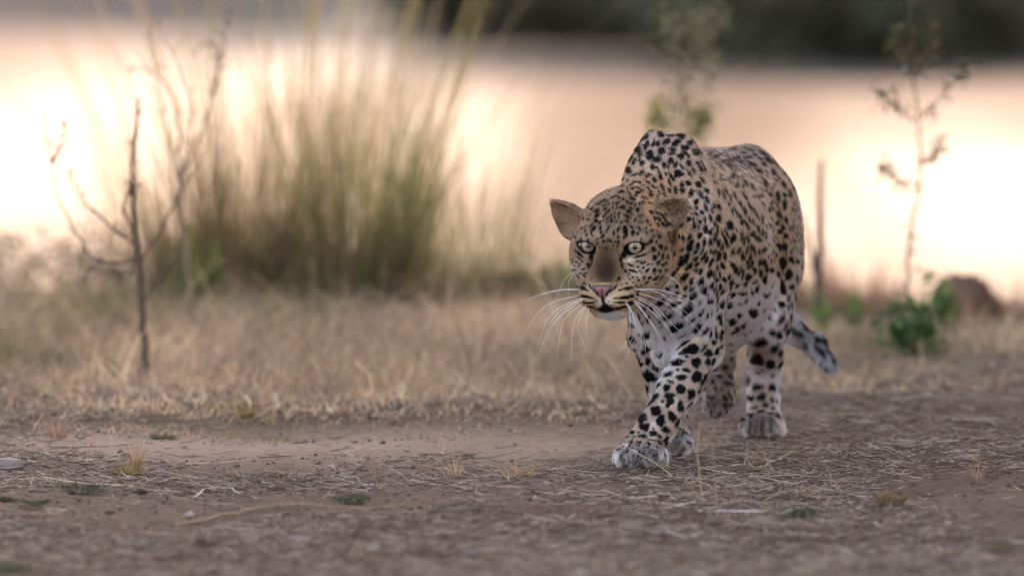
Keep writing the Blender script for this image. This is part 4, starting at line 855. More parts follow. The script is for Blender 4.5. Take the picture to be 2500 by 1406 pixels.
def colour(P, N, reg):
    """base coat (linear rgb), spot mask, nose mask"""
    px, py = proj(P)
    C = np.zeros((len(P), 3))
    for i, r in enumerate(REG): C[reg == i] = srgb(*BASE[r])
    # countershading: pale belly and insides of the legs wherever the skin faces down
    m = np.clip((-N[:, 2] - 0.15) / 0.4, 0, 1) * np.isin(reg, [0, 1, 5, 6, 7, 8])
    C += (np.array(srgb(*WHITE)) - C) * (0.85 * m)[:, None]
    front = (-N[:, 1] > -0.25)
    for fr, cx, cy, rx, ry, an, colr, st, regs in PAINTS:
        x0, y0, s = CR[fr]; X = x0 + cx / s; Y = y0 + cy / s; a = math.radians(an)
        rid = [REG.index(r) for r in regs.split()]
        R = 2.0 * max(rx, ry) / s
        k = np.nonzero((np.abs(px - X) < R) & (np.abs(py - Y) < R) & front & np.isin(reg, rid))[0]
        if not len(k): continue
        dx = px[k] - X; dy = py[k] - Y
        u = (dx * math.cos(a) + dy * math.sin(a)) / (rx / s); v = (-dx * math.sin(a) + dy * math.cos(a)) / (ry / s)
        w_ = st * np.exp(-0.85 * (u * u + v * v) ** 1.35)
        C[k] += (np.array(srgb(*colr)) - C[k]) * w_[:, None]
    mot = np.isin(reg, [5, 6, 7, 8]) & ((py > 1075) | ((px > 1780) & (py > 1005)) | ((reg == 8) & (py > 930)))
    k = np.nonzero(mot)[0]
    q = P[k]; f = fbm(q[:, 0] * 210, q[:, 1] * 120, q[:, 2] * 90, o=3)
    C[k] *= np.clip(0.92 + 0.6 * f, 0.25, 1.3)[:, None] * np.array([1.06, 1.0, .95])
    return C, px, py
def spots(P, N, reg, px, py, fill, jit=None):
    M = np.zeros(len(P)); D = np.ones(len(P))
    jit = np.zeros(len(P)) if jit is None else jit
    front = (-N[:, 1] > -0.30)
    for t, am, ph in zip(TS, TS_amp, TS_ph):
        X, Y, a, b, an, rid, dark = t
        R = a * 1.4 + 1.5
        k = np.nonzero((np.abs(px - X) < R) & (np.abs(py - Y) < R))[0]
        if not len(k): continue
        k = k[front[k] & np.isin(reg[k], rid)]
        dx = px[k] - X; dy = py[k] - Y
        u = (dx * math.cos(an) + dy * math.sin(an)) / a; v = (-dx * math.sin(an) + dy * math.cos(an)) / b
        th = np.arctan2(v, u)
        rr = 1 + sum(am[i] * np.cos((i + 2) * th + ph[i]) for i in range(4))
        rho = np.sqrt(u * u + v * v) / rr + jit[k] * min(1.6 / b, 0.35)
        val = np.clip((1.0 - rho) * b / 0.8 + 0.5, 0, 1)
        up = val * dark > M[k]
        M[k[up]] = (val * dark)[up]
    for (p, n, sz, el, _), seed in zip(fill, range(len(fill))):
        R = sz * el * 1.3
        k = FGRID.near(p, R)
        if not len(k): continue
        q = P[k] - p
        d2 = (q * q).sum(1); m = d2 < R * R; k = k[m]; q = q[m]
        k2 = reg[k] == reg[k]
        f = FLOWDIR(n); s_ = np.cross(n, f)
        u = q @ f / el; v = q @ s_
        th = np.arctan2(v, u)
        rr = sz * (1 + .16 * np.cos(3 * th + seed) + .12 * np.cos(5 * th + 2.3 * seed))
        rho = np.sqrt(u * u + v * v) / rr + jit[k] * 0.12
        if sz > 0.008 and seed % 3: # rosettes: open centre
            val = np.clip((1 - rho) * 5, 0, 1) * (0.45 + 0.55 * np.clip((rho - 0.45) * 6, 0, 1))
        else: val = np.clip((1 - rho) * 5, 0, 1)
        M[k] = np.maximum(M[k], val * 0.92)
    return M
def FLOWDIR(n):
    f = np.array([0.1, 0.8, -0.6]); f = f - n * (f @ n); return f / (np.linalg.norm(f) + 1e-9)
class Grid:
    def __init__(s, P, h=0.02):
        s.h = h; K = np.floor(P / h).astype(np.int64); s.key = (K[:, 0] + 500) * 4000000 + (K[:, 1]) * 2000 + (K[:, 2] + 500)
        s.o = np.argsort(s.key, kind='stable'); s.k = s.key[s.o]
    def near(s, p, R):
        K = np.floor(np.array(p) / s.h).astype(int); r = int(R / s.h) + 1; out = []
        for a in range(-r, r + 1):
            for b in range(-r, r + 1):
                k0 = (K[0] + a + 500) * 4000000 + (K[1] + b) * 2000 + (K[2] + 500)
                i, j = np.searchsorted(s.k, [k0 - r, k0 + r + 1])
                if j > i: out.append(s.o[i:j])
        return np.concatenate(out) if out else np.zeros(0, int)

VREG, VFLOW = regions(LV, LN)
FILL = filler(LV, LN, VREG)

def nose_mask(px, py, reg):
    x = (px - 1370) * 7.8125; y = (py - 620) * 7.8125
    # pad outline: wide above, narrowing to the cleft
    half = np.interp(y, [600, 640, 700, 760, 810, 840], [190, 215, 170, 90, 75, 20])
    return (reg == 2) & (y > 596) & (y < 842) & (np.abs(x - 783) < half)
def eye_skin(P):
    """black rims round the eyes: distance in head frame to each eye"""
    m = np.zeros(len(P)); 
    for s, e in zip((-1, 1), EYES):
        q = (P - hp(*e)) @ HB / HS
        x, y, z = q[:, 0] * s, q[:, 2], q[:, 1]          # x outward
        yy = y - 0.20 * x
        d = np.sqrt((x / np.where(x > 0, 31, 30)) ** 2 + (yy / np.where(yy > 0, 17.5, 20)) ** 2)
        m = np.maximum(m, np.clip((1.02 - d) * 6, 0, 1) * (np.abs(z) < 60) * (z > -10))
    return m

def full_colour(P, N, reg, jit=None):
    global FGRID
    C, px, py = colour(P, N, reg)
    FGRID = Grid(P)
    M = spots(P, N, reg, px, py, FILL, jit)
    M = np.where(reg == 3, 0, M); M = np.where(reg == 4, 0, M)
    dk = np.array([0.010, 0.0085, 0.0095])
    S = np.where(M > 0, M, 0)
    C = C ** 0.90
    lum = C.mean(1, keepdims=True); C = np.clip(lum + (C - lum) * 1.06, 0.005, 0.95)
    C = C * (1 - S)[:, None] + dk * S[:, None]
    # brown tinge in the paler markings
    E = np.where(reg == 2, eye_skin(P), 0)
    C = np.where((reg == 2)[:, None], C ** 1.12, C)
    C = C * (1 - E)[:, None] + np.array([0.008, 0.007, 0.009]) * E[:, None]
    nm = nose_mask(px, py, reg) & (-N[:, 1] > 0)
    return C, M, E, nm, px, py

VC, VM, VE, VNM, vpx, vpy = full_colour(LV, LN, VREG)
skinC = VC.copy()
nx_ = (vpx - 1370) * 7.8125; ny_ = (vpy - 620) * 7.8125
pink = np.where((np.abs(nx_ - 783) < np.interp(ny_, [600, 680, 720, 800], [90, 120, 85, 60]))[:, None] & (ny_ > 632)[:, None], np.array(srgb(150, 92, 98)), np.array(srgb(84, 62, 70)))
pink = np.where((np.abs(nx_ - 776) < 10)[:, None] & (ny_ > 640)[:, None], np.array(srgb(80, 44, 48)), pink)
skinC[VNM & (VM < .5)] = pink[VNM & (VM < .5)]

leo = empty('leopard', (float(PX(1640, 1100, Y0 + 0.4)[0]), Y0 + 0.4, 0.0))
tag(leo, 'spotted leopard stalking towards the viewer, head low, one hind paw lifted', 'leopard')
skin_mat = mat_basic('leopard_skin', (1, 1, 1), 0.75, attr='Col', spec=0.15)
body = mesh_obj('body', LV, LF, skin_mat, leo)
set_color(body, skinC)
# nose pad: its own part, just proud of the skin
def patch(name, mask, off, colr, mat):
    f = LF[mask[LF].all(1)]
    if not len(f): return None
    u, inv = np.unique(f, return_inverse=True)
    o = mesh_obj(name, LV[u] + LN[u] * off, inv.reshape(f.shape).astype(np.int32), mat, leo)
    set_color(o, colr[u]); return o
nose_mat = mat_basic('nose_skin', (1, 1, 1), 0.42, attr='Col', spec=0.5)
patch('nose', VNM, 0.0014, skinC, nose_mat)

# ------------------------------------------------------------------ fur
def make_fur():
    tri = np.concatenate([LF[:, [0, 1, 2]], LF[:, [0, 2, 3]]])
    e1 = LV[tri[:, 1]] - LV[tri[:, 0]]; e2 = LV[tri[:, 2]] - LV[tri[:, 0]]
    area = 0.5 * np.linalg.norm(np.cross(e1, e2), axis=1)
    treg = VREG[tri[:, 0]]; tn = LN[tri[:, 0]]
    dens = np.full(len(tri), 60.0)                       # hairs per cm2
    dens[np.isin(treg, [2])] = 200; dens[np.isin(treg, [3, 4])] = 90; dens[treg == 5] = 70
    dens[tn[:, 1] > 0.55] *= 0.4
    dens[(tn[:, 2] < -0.6)] *= 0.6
    n_ = dens * area * 1e4 * FUR
    cnt = np.floor(n_ + rs.rand(len(n_))).astype(int)
    T = np.repeat(np.arange(len(tri)), cnt)
    a = rs.rand(len(T)); b = rs.rand(len(T)); fl = a + b > 1; a[fl] = 1 - a[fl]; b[fl] = 1 - b[fl]
    w0 = (1 - a - b)[:, None]; a = a[:, None]; b = b[:, None]
    t = tri[T]
    P = LV[t[:, 0]] * w0 + LV[t[:, 1]] * a + LV[t[:, 2]] * b
    N = LN[t[:, 0]] * w0 + LN[t[:, 1]] * a + LN[t[:, 2]] * b; N /= np.linalg.norm(N, axis=1, keepdims=True)
    Fd = VFLOW[t[:, 0]] * w0 + VFLOW[t[:, 1]] * a + VFLOW[t[:, 2]] * b
    reg = VREG[t[:, 0]]
    jit = rs.randn(len(P))
    Lr = np.full(len(P), .0050); Lr[reg == 2] = .0022; Lr[np.isin(reg, [5, 6, 7, 8])] = .0036
    C, M, E, nm, px, py = full_colour(P + Fd * (Lr * .5)[:, None], N, reg, jit)
    white = np.clip((C.min(1) - 0.5) / 0.25, 0, 1)
    L = np.full(len(P), 0.0066)
    for r, l in (('head', .0062), ('neck', .0066), ('earL', .0042), ('earR', .0042), ('fl', .0056), ('fr', .007), ('hl', .008), ('hr', .008), ('tail', .015)): L[reg == REG.index(r)] = l
    body_r = np.isin(reg, [0, 1])
    L += 0.009 * white * body_r + 0.004 * white * (reg >= 5)
    dn = np.linalg.norm(P - NOSE, axis=1); hd = reg == 2
    L[hd] = np.interp(dn[hd], [0.0, 0.03, 0.06, 0.10, 0.14], [0.0020, 0.0024, 0.0030, 0.0042, 0.0060])
    chin = hd & (py > 765); L[chin] = 0.010
    # inside of the ears: longer pale hair
    for r, (bb, tt) in ((3, (eL_base, eL_tip)), (4, (eR_base, eR_tip))):
        m = reg == r; inside = m & (N[:, 1] < -0.2)
        k_ = rs.rand(len(P)); long_ = inside & (k_ < (0.16 if r == 3 else 0.24))
        L[inside] = 0.0022; L[long_] = 0.010
        C[long_] = np.array(srgb(204, 172, 146))
        rim = m & (N[:, 1] > -0.25); C[rim] = np.array(srgb(108, 76, 56))
    bx = (px - 1370) * 7.8125; by = (py - 620) * 7.8125
    mouth = hd & (by > 985) & (by < 1085) & (bx > 680) & (bx < 1200) & (M > .5)
    keep = ~(nm) & ~((E > 0.6)) & ~mouth
    keep &= P[:, 2] > 0.002
    P, N, Fd, L, C, reg, M, px, py = (v[keep] for v in (P, N, Fd, L, C, reg, M, px, py))
    n = len(P)
    R1 = rs.randn(n, 3); R1 -= (R1 * N).sum(1, keepdims=True) * N
    # clumping: low-frequency swirl of the lie of the coat
    sw = np.stack([vnoise(P[:, 0] * 60, P[:, 1] * 60, P[:, 2] * 60), vnoise(P[:, 0] * 60 + 31, P[:, 1] * 60, P[:, 2] * 60), vnoise(P[:, 0] * 60, P[:, 1] * 60 + 17, P[:, 2] * 60)], 1)
    D = Fd + 0.13 * R1 + 0.22 * sw
    D /= np.linalg.norm(D, axis=1, keepdims=True)
    L = L * rs.uniform(0.6, 1.25, n)
    lift = rs.uniform(0.10, 0.30, n)
    lift = np.where(np.isin(reg, [3, 4]), rs.uniform(0.2, 0.5, n), lift)
    pts = np.zeros((n, 4, 3), np.float32)
    for i, s in enumerate((0, 0.33, 0.67, 1.0)):
        pts[:, i] = P + L[:, None] * (D * (s * (0.75 + 0.25 * s)) + N * (lift * (s * (1 - 0.45 * s)) * 1.2)[:, None]) - N * 0.0008 * (i == 0)
    pts[:, 3] += (R1 * (L * 0.10)[:, None]).astype(np.float32)
    tick = (rs.rand(n) < 0.16) & (C.min(1) < 0.5) & np.isin(reg, [0, 1, 2, 3, 4, 5, 6, 7, 8])
    C = C * np.where(tick, rs.uniform(0.25, 0.6, n), rs.uniform(0.84, 1.25, n))[:, None]
    cv = bpy.data.hair_curves.new('fur'); cv.add_curves([4] * n)
    cv.attributes['position'].data.foreach_set('vector', (pts - np.array(leo.location, np.float32)).ravel()) if 'position' in cv.attributes else cv.points.foreach_set('position', (pts - np.array(leo.location, np.float32)).ravel())
    rad0 = np.where(reg == 2, 0.00016, 0.00026); rad0 = np.where(np.isin(reg, [3, 4]), 0.00020, rad0)
    rad = (rad0[:, None] * np.array([1.0, 1.0, 0.75, 0.25])).astype(np.float32)
    ra = cv.attributes.get('radius') or cv.attributes.new('radius', 'FLOAT', 'POINT'); ra.data.foreach_set('value', rad.ravel())
    ca = cv.attributes.new('Col', 'FLOAT_COLOR', 'CURVE')
    C4 = np.ones((n, 4), np.float32); C4[:, :3] = np.clip(C, 0, 0.95); ca.data.foreach_set('color', C4.ravel())
    m = bpy.data.materials.new('fur'); m.use_nodes = True
    nn = m.node_tree.nodes; ll = m.node_tree.links; nn.clear()
    out = nn.new('ShaderNodeOutputMaterial'); at = nn.new('ShaderNodeAttribute'); at.attribute_name = 'Col'
    pb = nn.new('ShaderNodeBsdfPrincipled'); pb.inputs['Roughness'].default_value = 0.55; pb.inputs['Specular IOR Level'].default_value = 0.14
    tr = nn.new('ShaderNodeBsdfTranslucent'); mx = nn.new('ShaderNodeMixShader'); mx.inputs[0].default_value = 0.32
    ll.new(at.outputs['Color'], pb.inputs['Base Color']); ll.new(at.outputs['Color'], tr.inputs['Color'])
    ll.new(pb.outputs[0], mx.inputs[1]); ll.new(tr.outputs[0], mx.inputs[2]); ll.new(mx.outputs[0], out.inputs[0])
    cv.materials.append(m)
    o = bpy.data.objects.new('fur', cv); col.objects.link(o); o.parent = leo; o['kind'] = 'stuff'
    print('FUR', n)
    return o
FUR = 1.0
make_fur()

# ------------------------------------------------------------------ eyes
eye_mat = mat_basic('eye_dark', srgb(10, 8, 8), 0.08, spec=0.6)
iris_mat = mat_basic('iris', (1, 1, 1), 0.10, attr='Col', spec=0.6)
pupil_mat = mat_basic('pupil', (0.004, 0.004, 0.005), 0.04, spec=0.6)
def sph_cap(c, d, r, a0, a1, nr, na, colf=None):
    d = d / np.linalg.norm(d); a = np.cross(d, (0, 0, 1)); a /= np.linalg.norm(a); b = np.cross(a, d)
    V = []; C = []
    for i in range(nr + 1):
        an = a0 + (a1 - a0) * i / nr
        for k in range(na):
            ph = 2 * math.pi * k / na
            V.append(c + r * (math.cos(an) * d + math.sin(an) * (math.cos(ph) * a + math.sin(ph) * b)))
            if colf: C.append(colf(i / nr, ph))
    F = [(i * na + k, i * na + (k + 1) % na, (i + 1) * na + (k + 1) % na, (i + 1) * na + k) for i in range(nr) for k in range(na)]
    F = [f[::-1] for f in F]
    return np.array(V), F, np.array(C) if colf else None
def iris_col(t, ph):
    st = 0.86 + 0.14 * math.sin(ph * 23) * math.sin(ph * 7 + 1)
    base = np.array(srgb(170, 148, 122)); edge = np.array(srgb(78, 72, 58)); inner = np.array(srgb(120, 112, 98))
    c = base if t < 0.75 else base + (edge - base) * ((t - 0.75) / 0.25) ** 1.2
    if t < 0.25: c = inner + (c - inner) * (t / 0.25)
    return tuple(c * st)
for e, off in zip(EYES, ((3, 1), (0, -1))):
    c = hp(*e); r = 22.0 * HS
    d = np.array([0, 0, CAM_H]) - c
    ir = 15.8 / 22.0
    d = d / np.linalg.norm(d) + (HR * off[0] + HU * off[1]) / 22.0
    V, F, _ = sph_cap(c, d, r, 0.001, math.pi - 0.001, 18, 28)
    eo = mesh_obj('eye', V, F, eye_mat, leo, loc=tuple(c))
    a = math.asin(ir); p = math.asin(5.8 / 22.0)
    V, F, C = sph_cap(c, d, r * 1.012, p * 0.8, a, 8, 40, iris_col)
    io = mesh_obj('iris', V - c + np.array(c), F, iris_mat, None, loc=tuple(c)); set_color(io, C); io.parent = eo; io.location = (0, 0, 0)
    V, F, _ = sph_cap(c, d, r * 1.02, 0.001, p, 4, 24)
    po = mesh_obj('pupil', V, F, pupil_mat, None, loc=tuple(c)); po.parent = eo; po.location = (0, 0, 0)

# ------------------------------------------------------------------ whiskers (photo-pixel control points, spread a little in depth)
WH = [[(1547,706),(1610,708),(1678,730),(1741,766)], [(1553,707),(1604,713),(1650,742),(1695,780)], [(1557,715),(1618,736),(1678,780),(1740,841)],
 [(1552,728),(1593,750),(1641,815),(1668,863)], [(1550,733),(1600,768),(1641,823),(1660,888)], [(1541,729),(1588,785),(1615,831),(1622,925)],
 [(1545,727),(1584,780),(1609,830),(1605,898)], [(1524,727),(1550,780),(1566,831),(1551,900)], [(1530,742),(1552,785),(1555,818),(1515,895)],
 [(1536,747),(1538,790),(1534,825),(1503,873)], [(1617,664),(1647,682),(1664,707),(1678,728)], [(1617,666),(1640,680),(1655,693),(1675,722)], [(1520,730),(1545,770),(1550,815),(1525,850)],
 [(1416,706),(1376,706),(1325,716),(1273,737)], [(1416,708),(1368,709),(1322,720),(1290,734)], [(1420,720),(1354,736),(1311,767),(1262,850)],
 [(1422,726),(1368,750),(1334,784),(1311,850)], [(1424,728),(1376,753),(1345,787),(1318,860)], [(1426,729),(1374,767),(1345,798),(1330,848)],
 [(1424,740),(1388,767),(1371,798),(1358,880)], [(1430,744),(1408,773),(1398,807),(1394,878)], [(1432,746),(1416,776),(1411,801),(1428,850)],
 [(1438,750),(1431,781),(1432,805),(1436,840)], [(1396,665),(1379,682),(1365,710),(1354,736)], [(1399,668),(1388,690),(1388,713),(1390,725)],
 [(1428,727),(1395,745),(1362,775),(1340,815)], [(1548,722),(1590,741),(1640,790),(1680,830)], [(1533,740),(1560,790),(1575,840),(1573,885)]]
wm = mat_basic('whisker', (0.92, 0.91, 0.93), 0.35, spec=0.5, trans=0.35)
def bez(ps, n):
    ps = [np.array(p, float) for p in ps]; out = []
    # Catmull-Rom through the points
    q = [2 * ps[0] - ps[1]] + ps + [2 * ps[-1] - ps[-2]]
    for i in range(1, len(q) - 2):
        for k in range(n):
            t = k / n
            out.append(0.5 * (2 * q[i] + (-q[i - 1] + q[i + 1]) * t + (2 * q[i - 1] - 5 * q[i] + 4 * q[i + 1] - q[i + 2]) * t * t + (-q[i - 1] + 3 * q[i] - 3 * q[i + 1] + q[i + 2]) * t ** 3))
    out.append(q[-2]); return out
for i, wpts in enumerate(WH):
    p2 = bez(wpts, 6); n = len(p2)
    cheek = i in (10, 11, 23, 24)
    y0 = (0.03 if cheek else -0.068) + (0.0 if wpts[0][0] > 1470 else 0.005)
    sp = ((i * 37) % 11 - 5) / 5 * 0.03
    pts = [PX(p[0], p[1], Y0 + y0 + (0.018 if not cheek and k == 0 else 0) + sp * (k / n) ** 1.2 - 0.012 * (k / n)) for k, p in enumerate(p2)]
    thick = 1.0 if not cheek else 0.65
    V, F = tube(pts, [(0.00054 * (1 - 0.75 * (k / (n - 1)) ** 1.3)) * thick for k in range(n)], 5)
    mesh_obj('whisker', V, F, wm, leo, loc=tuple(pts[0]))
# ------------------------------------------------------------------ litter on the soil (uncountable: straw and soil crumbs)
R2 = np.random.RandomState(77)
def litter(n_, Lm, thick, name, label, pal, up):
    X, Y = scatter_px(n_, -120, 2620, 18.1, 25.5); wide = R2.rand(n_) < .12; X = np.where(wide, X * 2.4, X)
    d = fbm(X * 2.0 + 3, Y * 1.1 + 8, o=3)
    strip = np.exp(-((Y - 22.15 - 0.10 * X) / 0.45) ** 2) * np.clip((0.75 - X) / 0.8, 0.1, 1)
    keep = R2.rand(n_) < np.clip(0.58 + 1.1 * d - 0.8 * strip, 0.02, 1)
    X, Y = X[keep], Y[keep]; n_ = len(X)
    L = np.exp(R2.normal(math.log(Lm), 0.5, n_)); L = np.clip(L, 0.006, 0.18)
    an = R2.rand(n_) * 6.283; el = np.clip(np.abs(R2.normal(0, up, n_)), 0, 0.012 / L)
    D = np.stack([np.cos(an) * np.cos(el), np.sin(an) * np.cos(el), np.sin(el)], 1)
    S = np.stack([-np.sin(an), np.cos(an), 0 * an], 1); U = np.cross(D, S) * -1
    bend = R2.normal(0, 0.18, n_)
    r = R2.uniform(0.0005, 0.0013, n_) * (0.7 + L * 9) * thick
    z0 = gz(X, Y) + 0.002 + r
    C0 = np.stack([X, Y, z0], 1)
    Vs = []
    for i, t in enumerate((0, .5, 1)):
        c = C0 + D * (L * t)[:, None] + S * (bend * L * 4 * t * (1 - t))[:, None] + U * (R2.rand(n_) * 0.10 * L * 4 * t * (1 - t))[:, None]
        rr = r * (1, .95, .45)[i]
        for k in range(3):
            a = 2 * math.pi * k / 3
            Vs.append(c + S * (rr * math.cos(a))[:, None] + U * (rr * math.sin(a))[:, None])
    V = np.stack(Vs, 1).reshape(-1, 3); base = np.arange(n_) * 9; F = []
    for i in range(2):
        for k in range(3):
            F.append(np.stack([base + i * 3 + k, base + i * 3 + (k + 1) % 3, base + i * 3 + 3 + (k + 1) % 3, base + i * 3 + 3 + k], 1))
    cols = pick(pal, n_, .15, [.20, .28, .26, .06, .20])
    o = mesh_obj(name, V, np.concatenate(F).astype(np.int32), straw_mat); set_color(o, np.repeat(cols, 9, 0))
    tag(o, label, 'litter', kind='stuff')
litter(88000, .024, .85, 'straw_litter', 'dry straw and broken stalks littering the bare soil', [(184, 158, 142), (150, 126, 112), (112, 90, 82), (206, 188, 176), (84, 66, 58)], .12)
litter(11000, .055, .55, 'loose_straw', 'longer curved straws lying loosely on top of the litter', [(196, 172, 148), (166, 142, 122), (140, 116, 100), (216, 200, 182), (110, 88, 76)], .30)
def crumbs():
    n_ = 12000; X, Y = scatter_px(n_, -120, 2620, 18.1, 24.0)
    kk = R2.rand(n_) < np.clip(.35 + 1.2 * fbm(X * 3, Y * 2 + 50, o=3), .04, 1); X = X[kk]; Y = Y[kk]; n_ = len(X)
    s = np.exp(R2.normal(math.log(0.0024), 0.55, n_)); s = np.clip(s, .001, .014)
    base = np.array([(1, 0, 0), (0, 1, 0), (-1, 0, 0), (0, -1, 0), (0, 0, 1), (0, 0, -1)], float)
    rot = R2.rand(n_) * 6.28; Vv = base[None] * (1 + .35 * R2.randn(n_, 6, 1)) * s[:, None, None]
    x = Vv[..., 0] * np.cos(rot)[:, None] - Vv[..., 1] * np.sin(rot)[:, None]; y = Vv[..., 0] * np.sin(rot)[:, None] + Vv[..., 1] * np.cos(rot)[:, None]
    V = np.stack([x + X[:, None], y + Y[:, None], Vv[..., 2] * .7 + (gz(X, Y) + s * .2)[:, None]], -1).reshape(-1, 3)
    f = np.array([(0, 1, 4), (1, 2, 4), (2, 3, 4), (3, 0, 4), (1, 0, 5), (2, 1, 5), (3, 2, 5), (0, 3, 5)])
    F = (np.arange(n_) * 6)[:, None, None] + f[None]
    o = mesh_obj('soil_crumbs', V, F.reshape(-1, 3).astype(np.int32), straw_mat, smooth=False)
    set_color(o, np.repeat(pick([(98, 78, 72), (120, 100, 92), (150, 130, 120), (84, 66, 60)], n_, .15, [.35, .3, .15, .2]), 6, 0))
    tag(o, 'crumbs and small clods of brown soil on the ground', 'soil', kind='stuff')
crumbs()
# ------------------------------------------------------------------ tufts and single stalks one can point at
def tuft(label, px, py, n_, spread, h0, h1, pal, width=(.0007, .0016), lean=0.8, cat='grass tuft', flat=False):
    c = G(px, py); X, Y = c[0], c[1]; root = empty('grass_tuft', (X, Y, float(gz(X, Y)))); tag(root, label, cat)
    an = R2.rand(n_) * 6.283; rr = spread * np.sqrt(R2.rand(n_))
    x = X + rr * np.cos(an) * .5; y = Y + rr * np.sin(an) * .5
    D = np.stack([np.cos(an), np.sin(an), 0 * an], 1)
    g = grass_obj('blades', np.stack([x, y, gz(x, y) - .002], 1), R2.uniform(h0, h1, n_), R2.uniform(*width, n_), R2.uniform(.1, lean, n_) * (.4 + rr / spread), pick(pal, n_, .18), grass_mat, root, lean=D, seg=4)
    g['kind'] = 'stuff'; return root
OL = [(132, 118, 72), (112, 102, 60), (150, 132, 92)]
tuft('olive spiky grass tuft with a straw top on the pale soil, left', 315, 1158, 190, .050, .018, .038, OL, lean=1.4)
tuft('pale dry upright straw growing out of the olive tuft, left', 330, 1150, 60, .012, .035, .078, [(190, 160, 132), (170, 140, 112)], (.0004, .001), lean=.35)
tuft('low olive grass tuft with upright blades right of the front paws', 2175, 1228, 130, .045, .015, .042, [(124, 104, 72), (106, 92, 60), (140, 118, 90)], lean=1.0)
tuft('wispy pale dry grass tuft left of the planted front paw', 1262, 1160, 120, .045, .02, .055, [(190, 158, 130), (170, 140, 116)], (.0004, .0009), lean=1.3)
tuft('small wispy straw tuft left of the wispy pale tuft', 1110, 1150, 36, .02, .02, .055, [(190, 162, 138)], (.0004, .0009), lean=.7)
tuft('thin reddish dry tuft at the right edge on bare soil', 2385, 1165, 26, .015, .02, .06, [(166, 136, 118)], (.0004, .0009), lean=.6)
tuft('faint reddish grass tuft behind the olive tuft, far left', 140, 1075, 60, .03, .03, .075, [(176, 148, 130)], (.0006, .0012), lean=.5)
tuft('small mossy green tuft on the pale soil, left of centre', 400, 1068, 120, .05, .01, .02, [(92, 96, 58)], lean=1.2)
tuft('dry brown sprig with a ragged top among the straw grass, left of centre', 603, 1020, 70, .02, .03, .06, [(160, 124, 88), (128, 118, 76)], lean=.8)
tuft('dark green blurred tuft in the lower left corner', 40, 1385, 160, .07, .012, .03, [(72, 78, 50), (84, 84, 58)], lean=1.3)
tuft('dark blurred tuft at the bottom right corner', 2450, 1345, 110, .06, .01, .022, [(84, 84, 60), (110, 92, 70)], lean=1.3)
tuft('small golden tuft in the straw below the leopard paws', 2040, 1262, 40, .02, .008, .022, [(160, 128, 76)], lean=1.0)
tuft('tiny tan tuft near the bottom edge, left of centre', 945, 1350, 50, .03, .01, .024, [(140, 116, 92)], lean=1.1)
tuft('tiny tan blurred tuft near the bottom edge, right of centre', 1655, 1385, 60, .04, .01, .024, [(150, 124, 92)], lean=1.1)
for lb, px, py, w in (('dark green creeping weed patch on the soil, left', 205, 1200, .05), ('small dark green weed patch at the left edge', 85, 1236, .03), ('thin dark green weed patch left of centre on the straw', 858, 1222, .035), ('dark green weed patch in the straw right of the paws', 1965, 1250, .03), ('flat weed patch at the left edge of the frame', 10, 1228, .02)):
    c = G(px, py); root = empty('weed_patch', (c[0], c[1], float(gz(c[0], c[1])))); tag(root, lb, 'weed patch')
    V, F = tube([(c[0] - w, c[1], float(gz(c[0], c[1])) + .003), (c[0], c[1] + .01, float(gz(c[0], c[1])) + .006), (c[0] + w, c[1], float(gz(c[0], c[1])) + .003)], [.0012, .0014, .0008], 5); mesh_obj('runner', V, F, twig_mat, root)
    leaf_blob(root, (c[0], c[1], float(gz(c[0], c[1])) + .004), (w, w * 1.4, .008), 420, [(84, 88, 70), (100, 104, 82), (72, 76, 60)], (.002, .005), name='leaves')
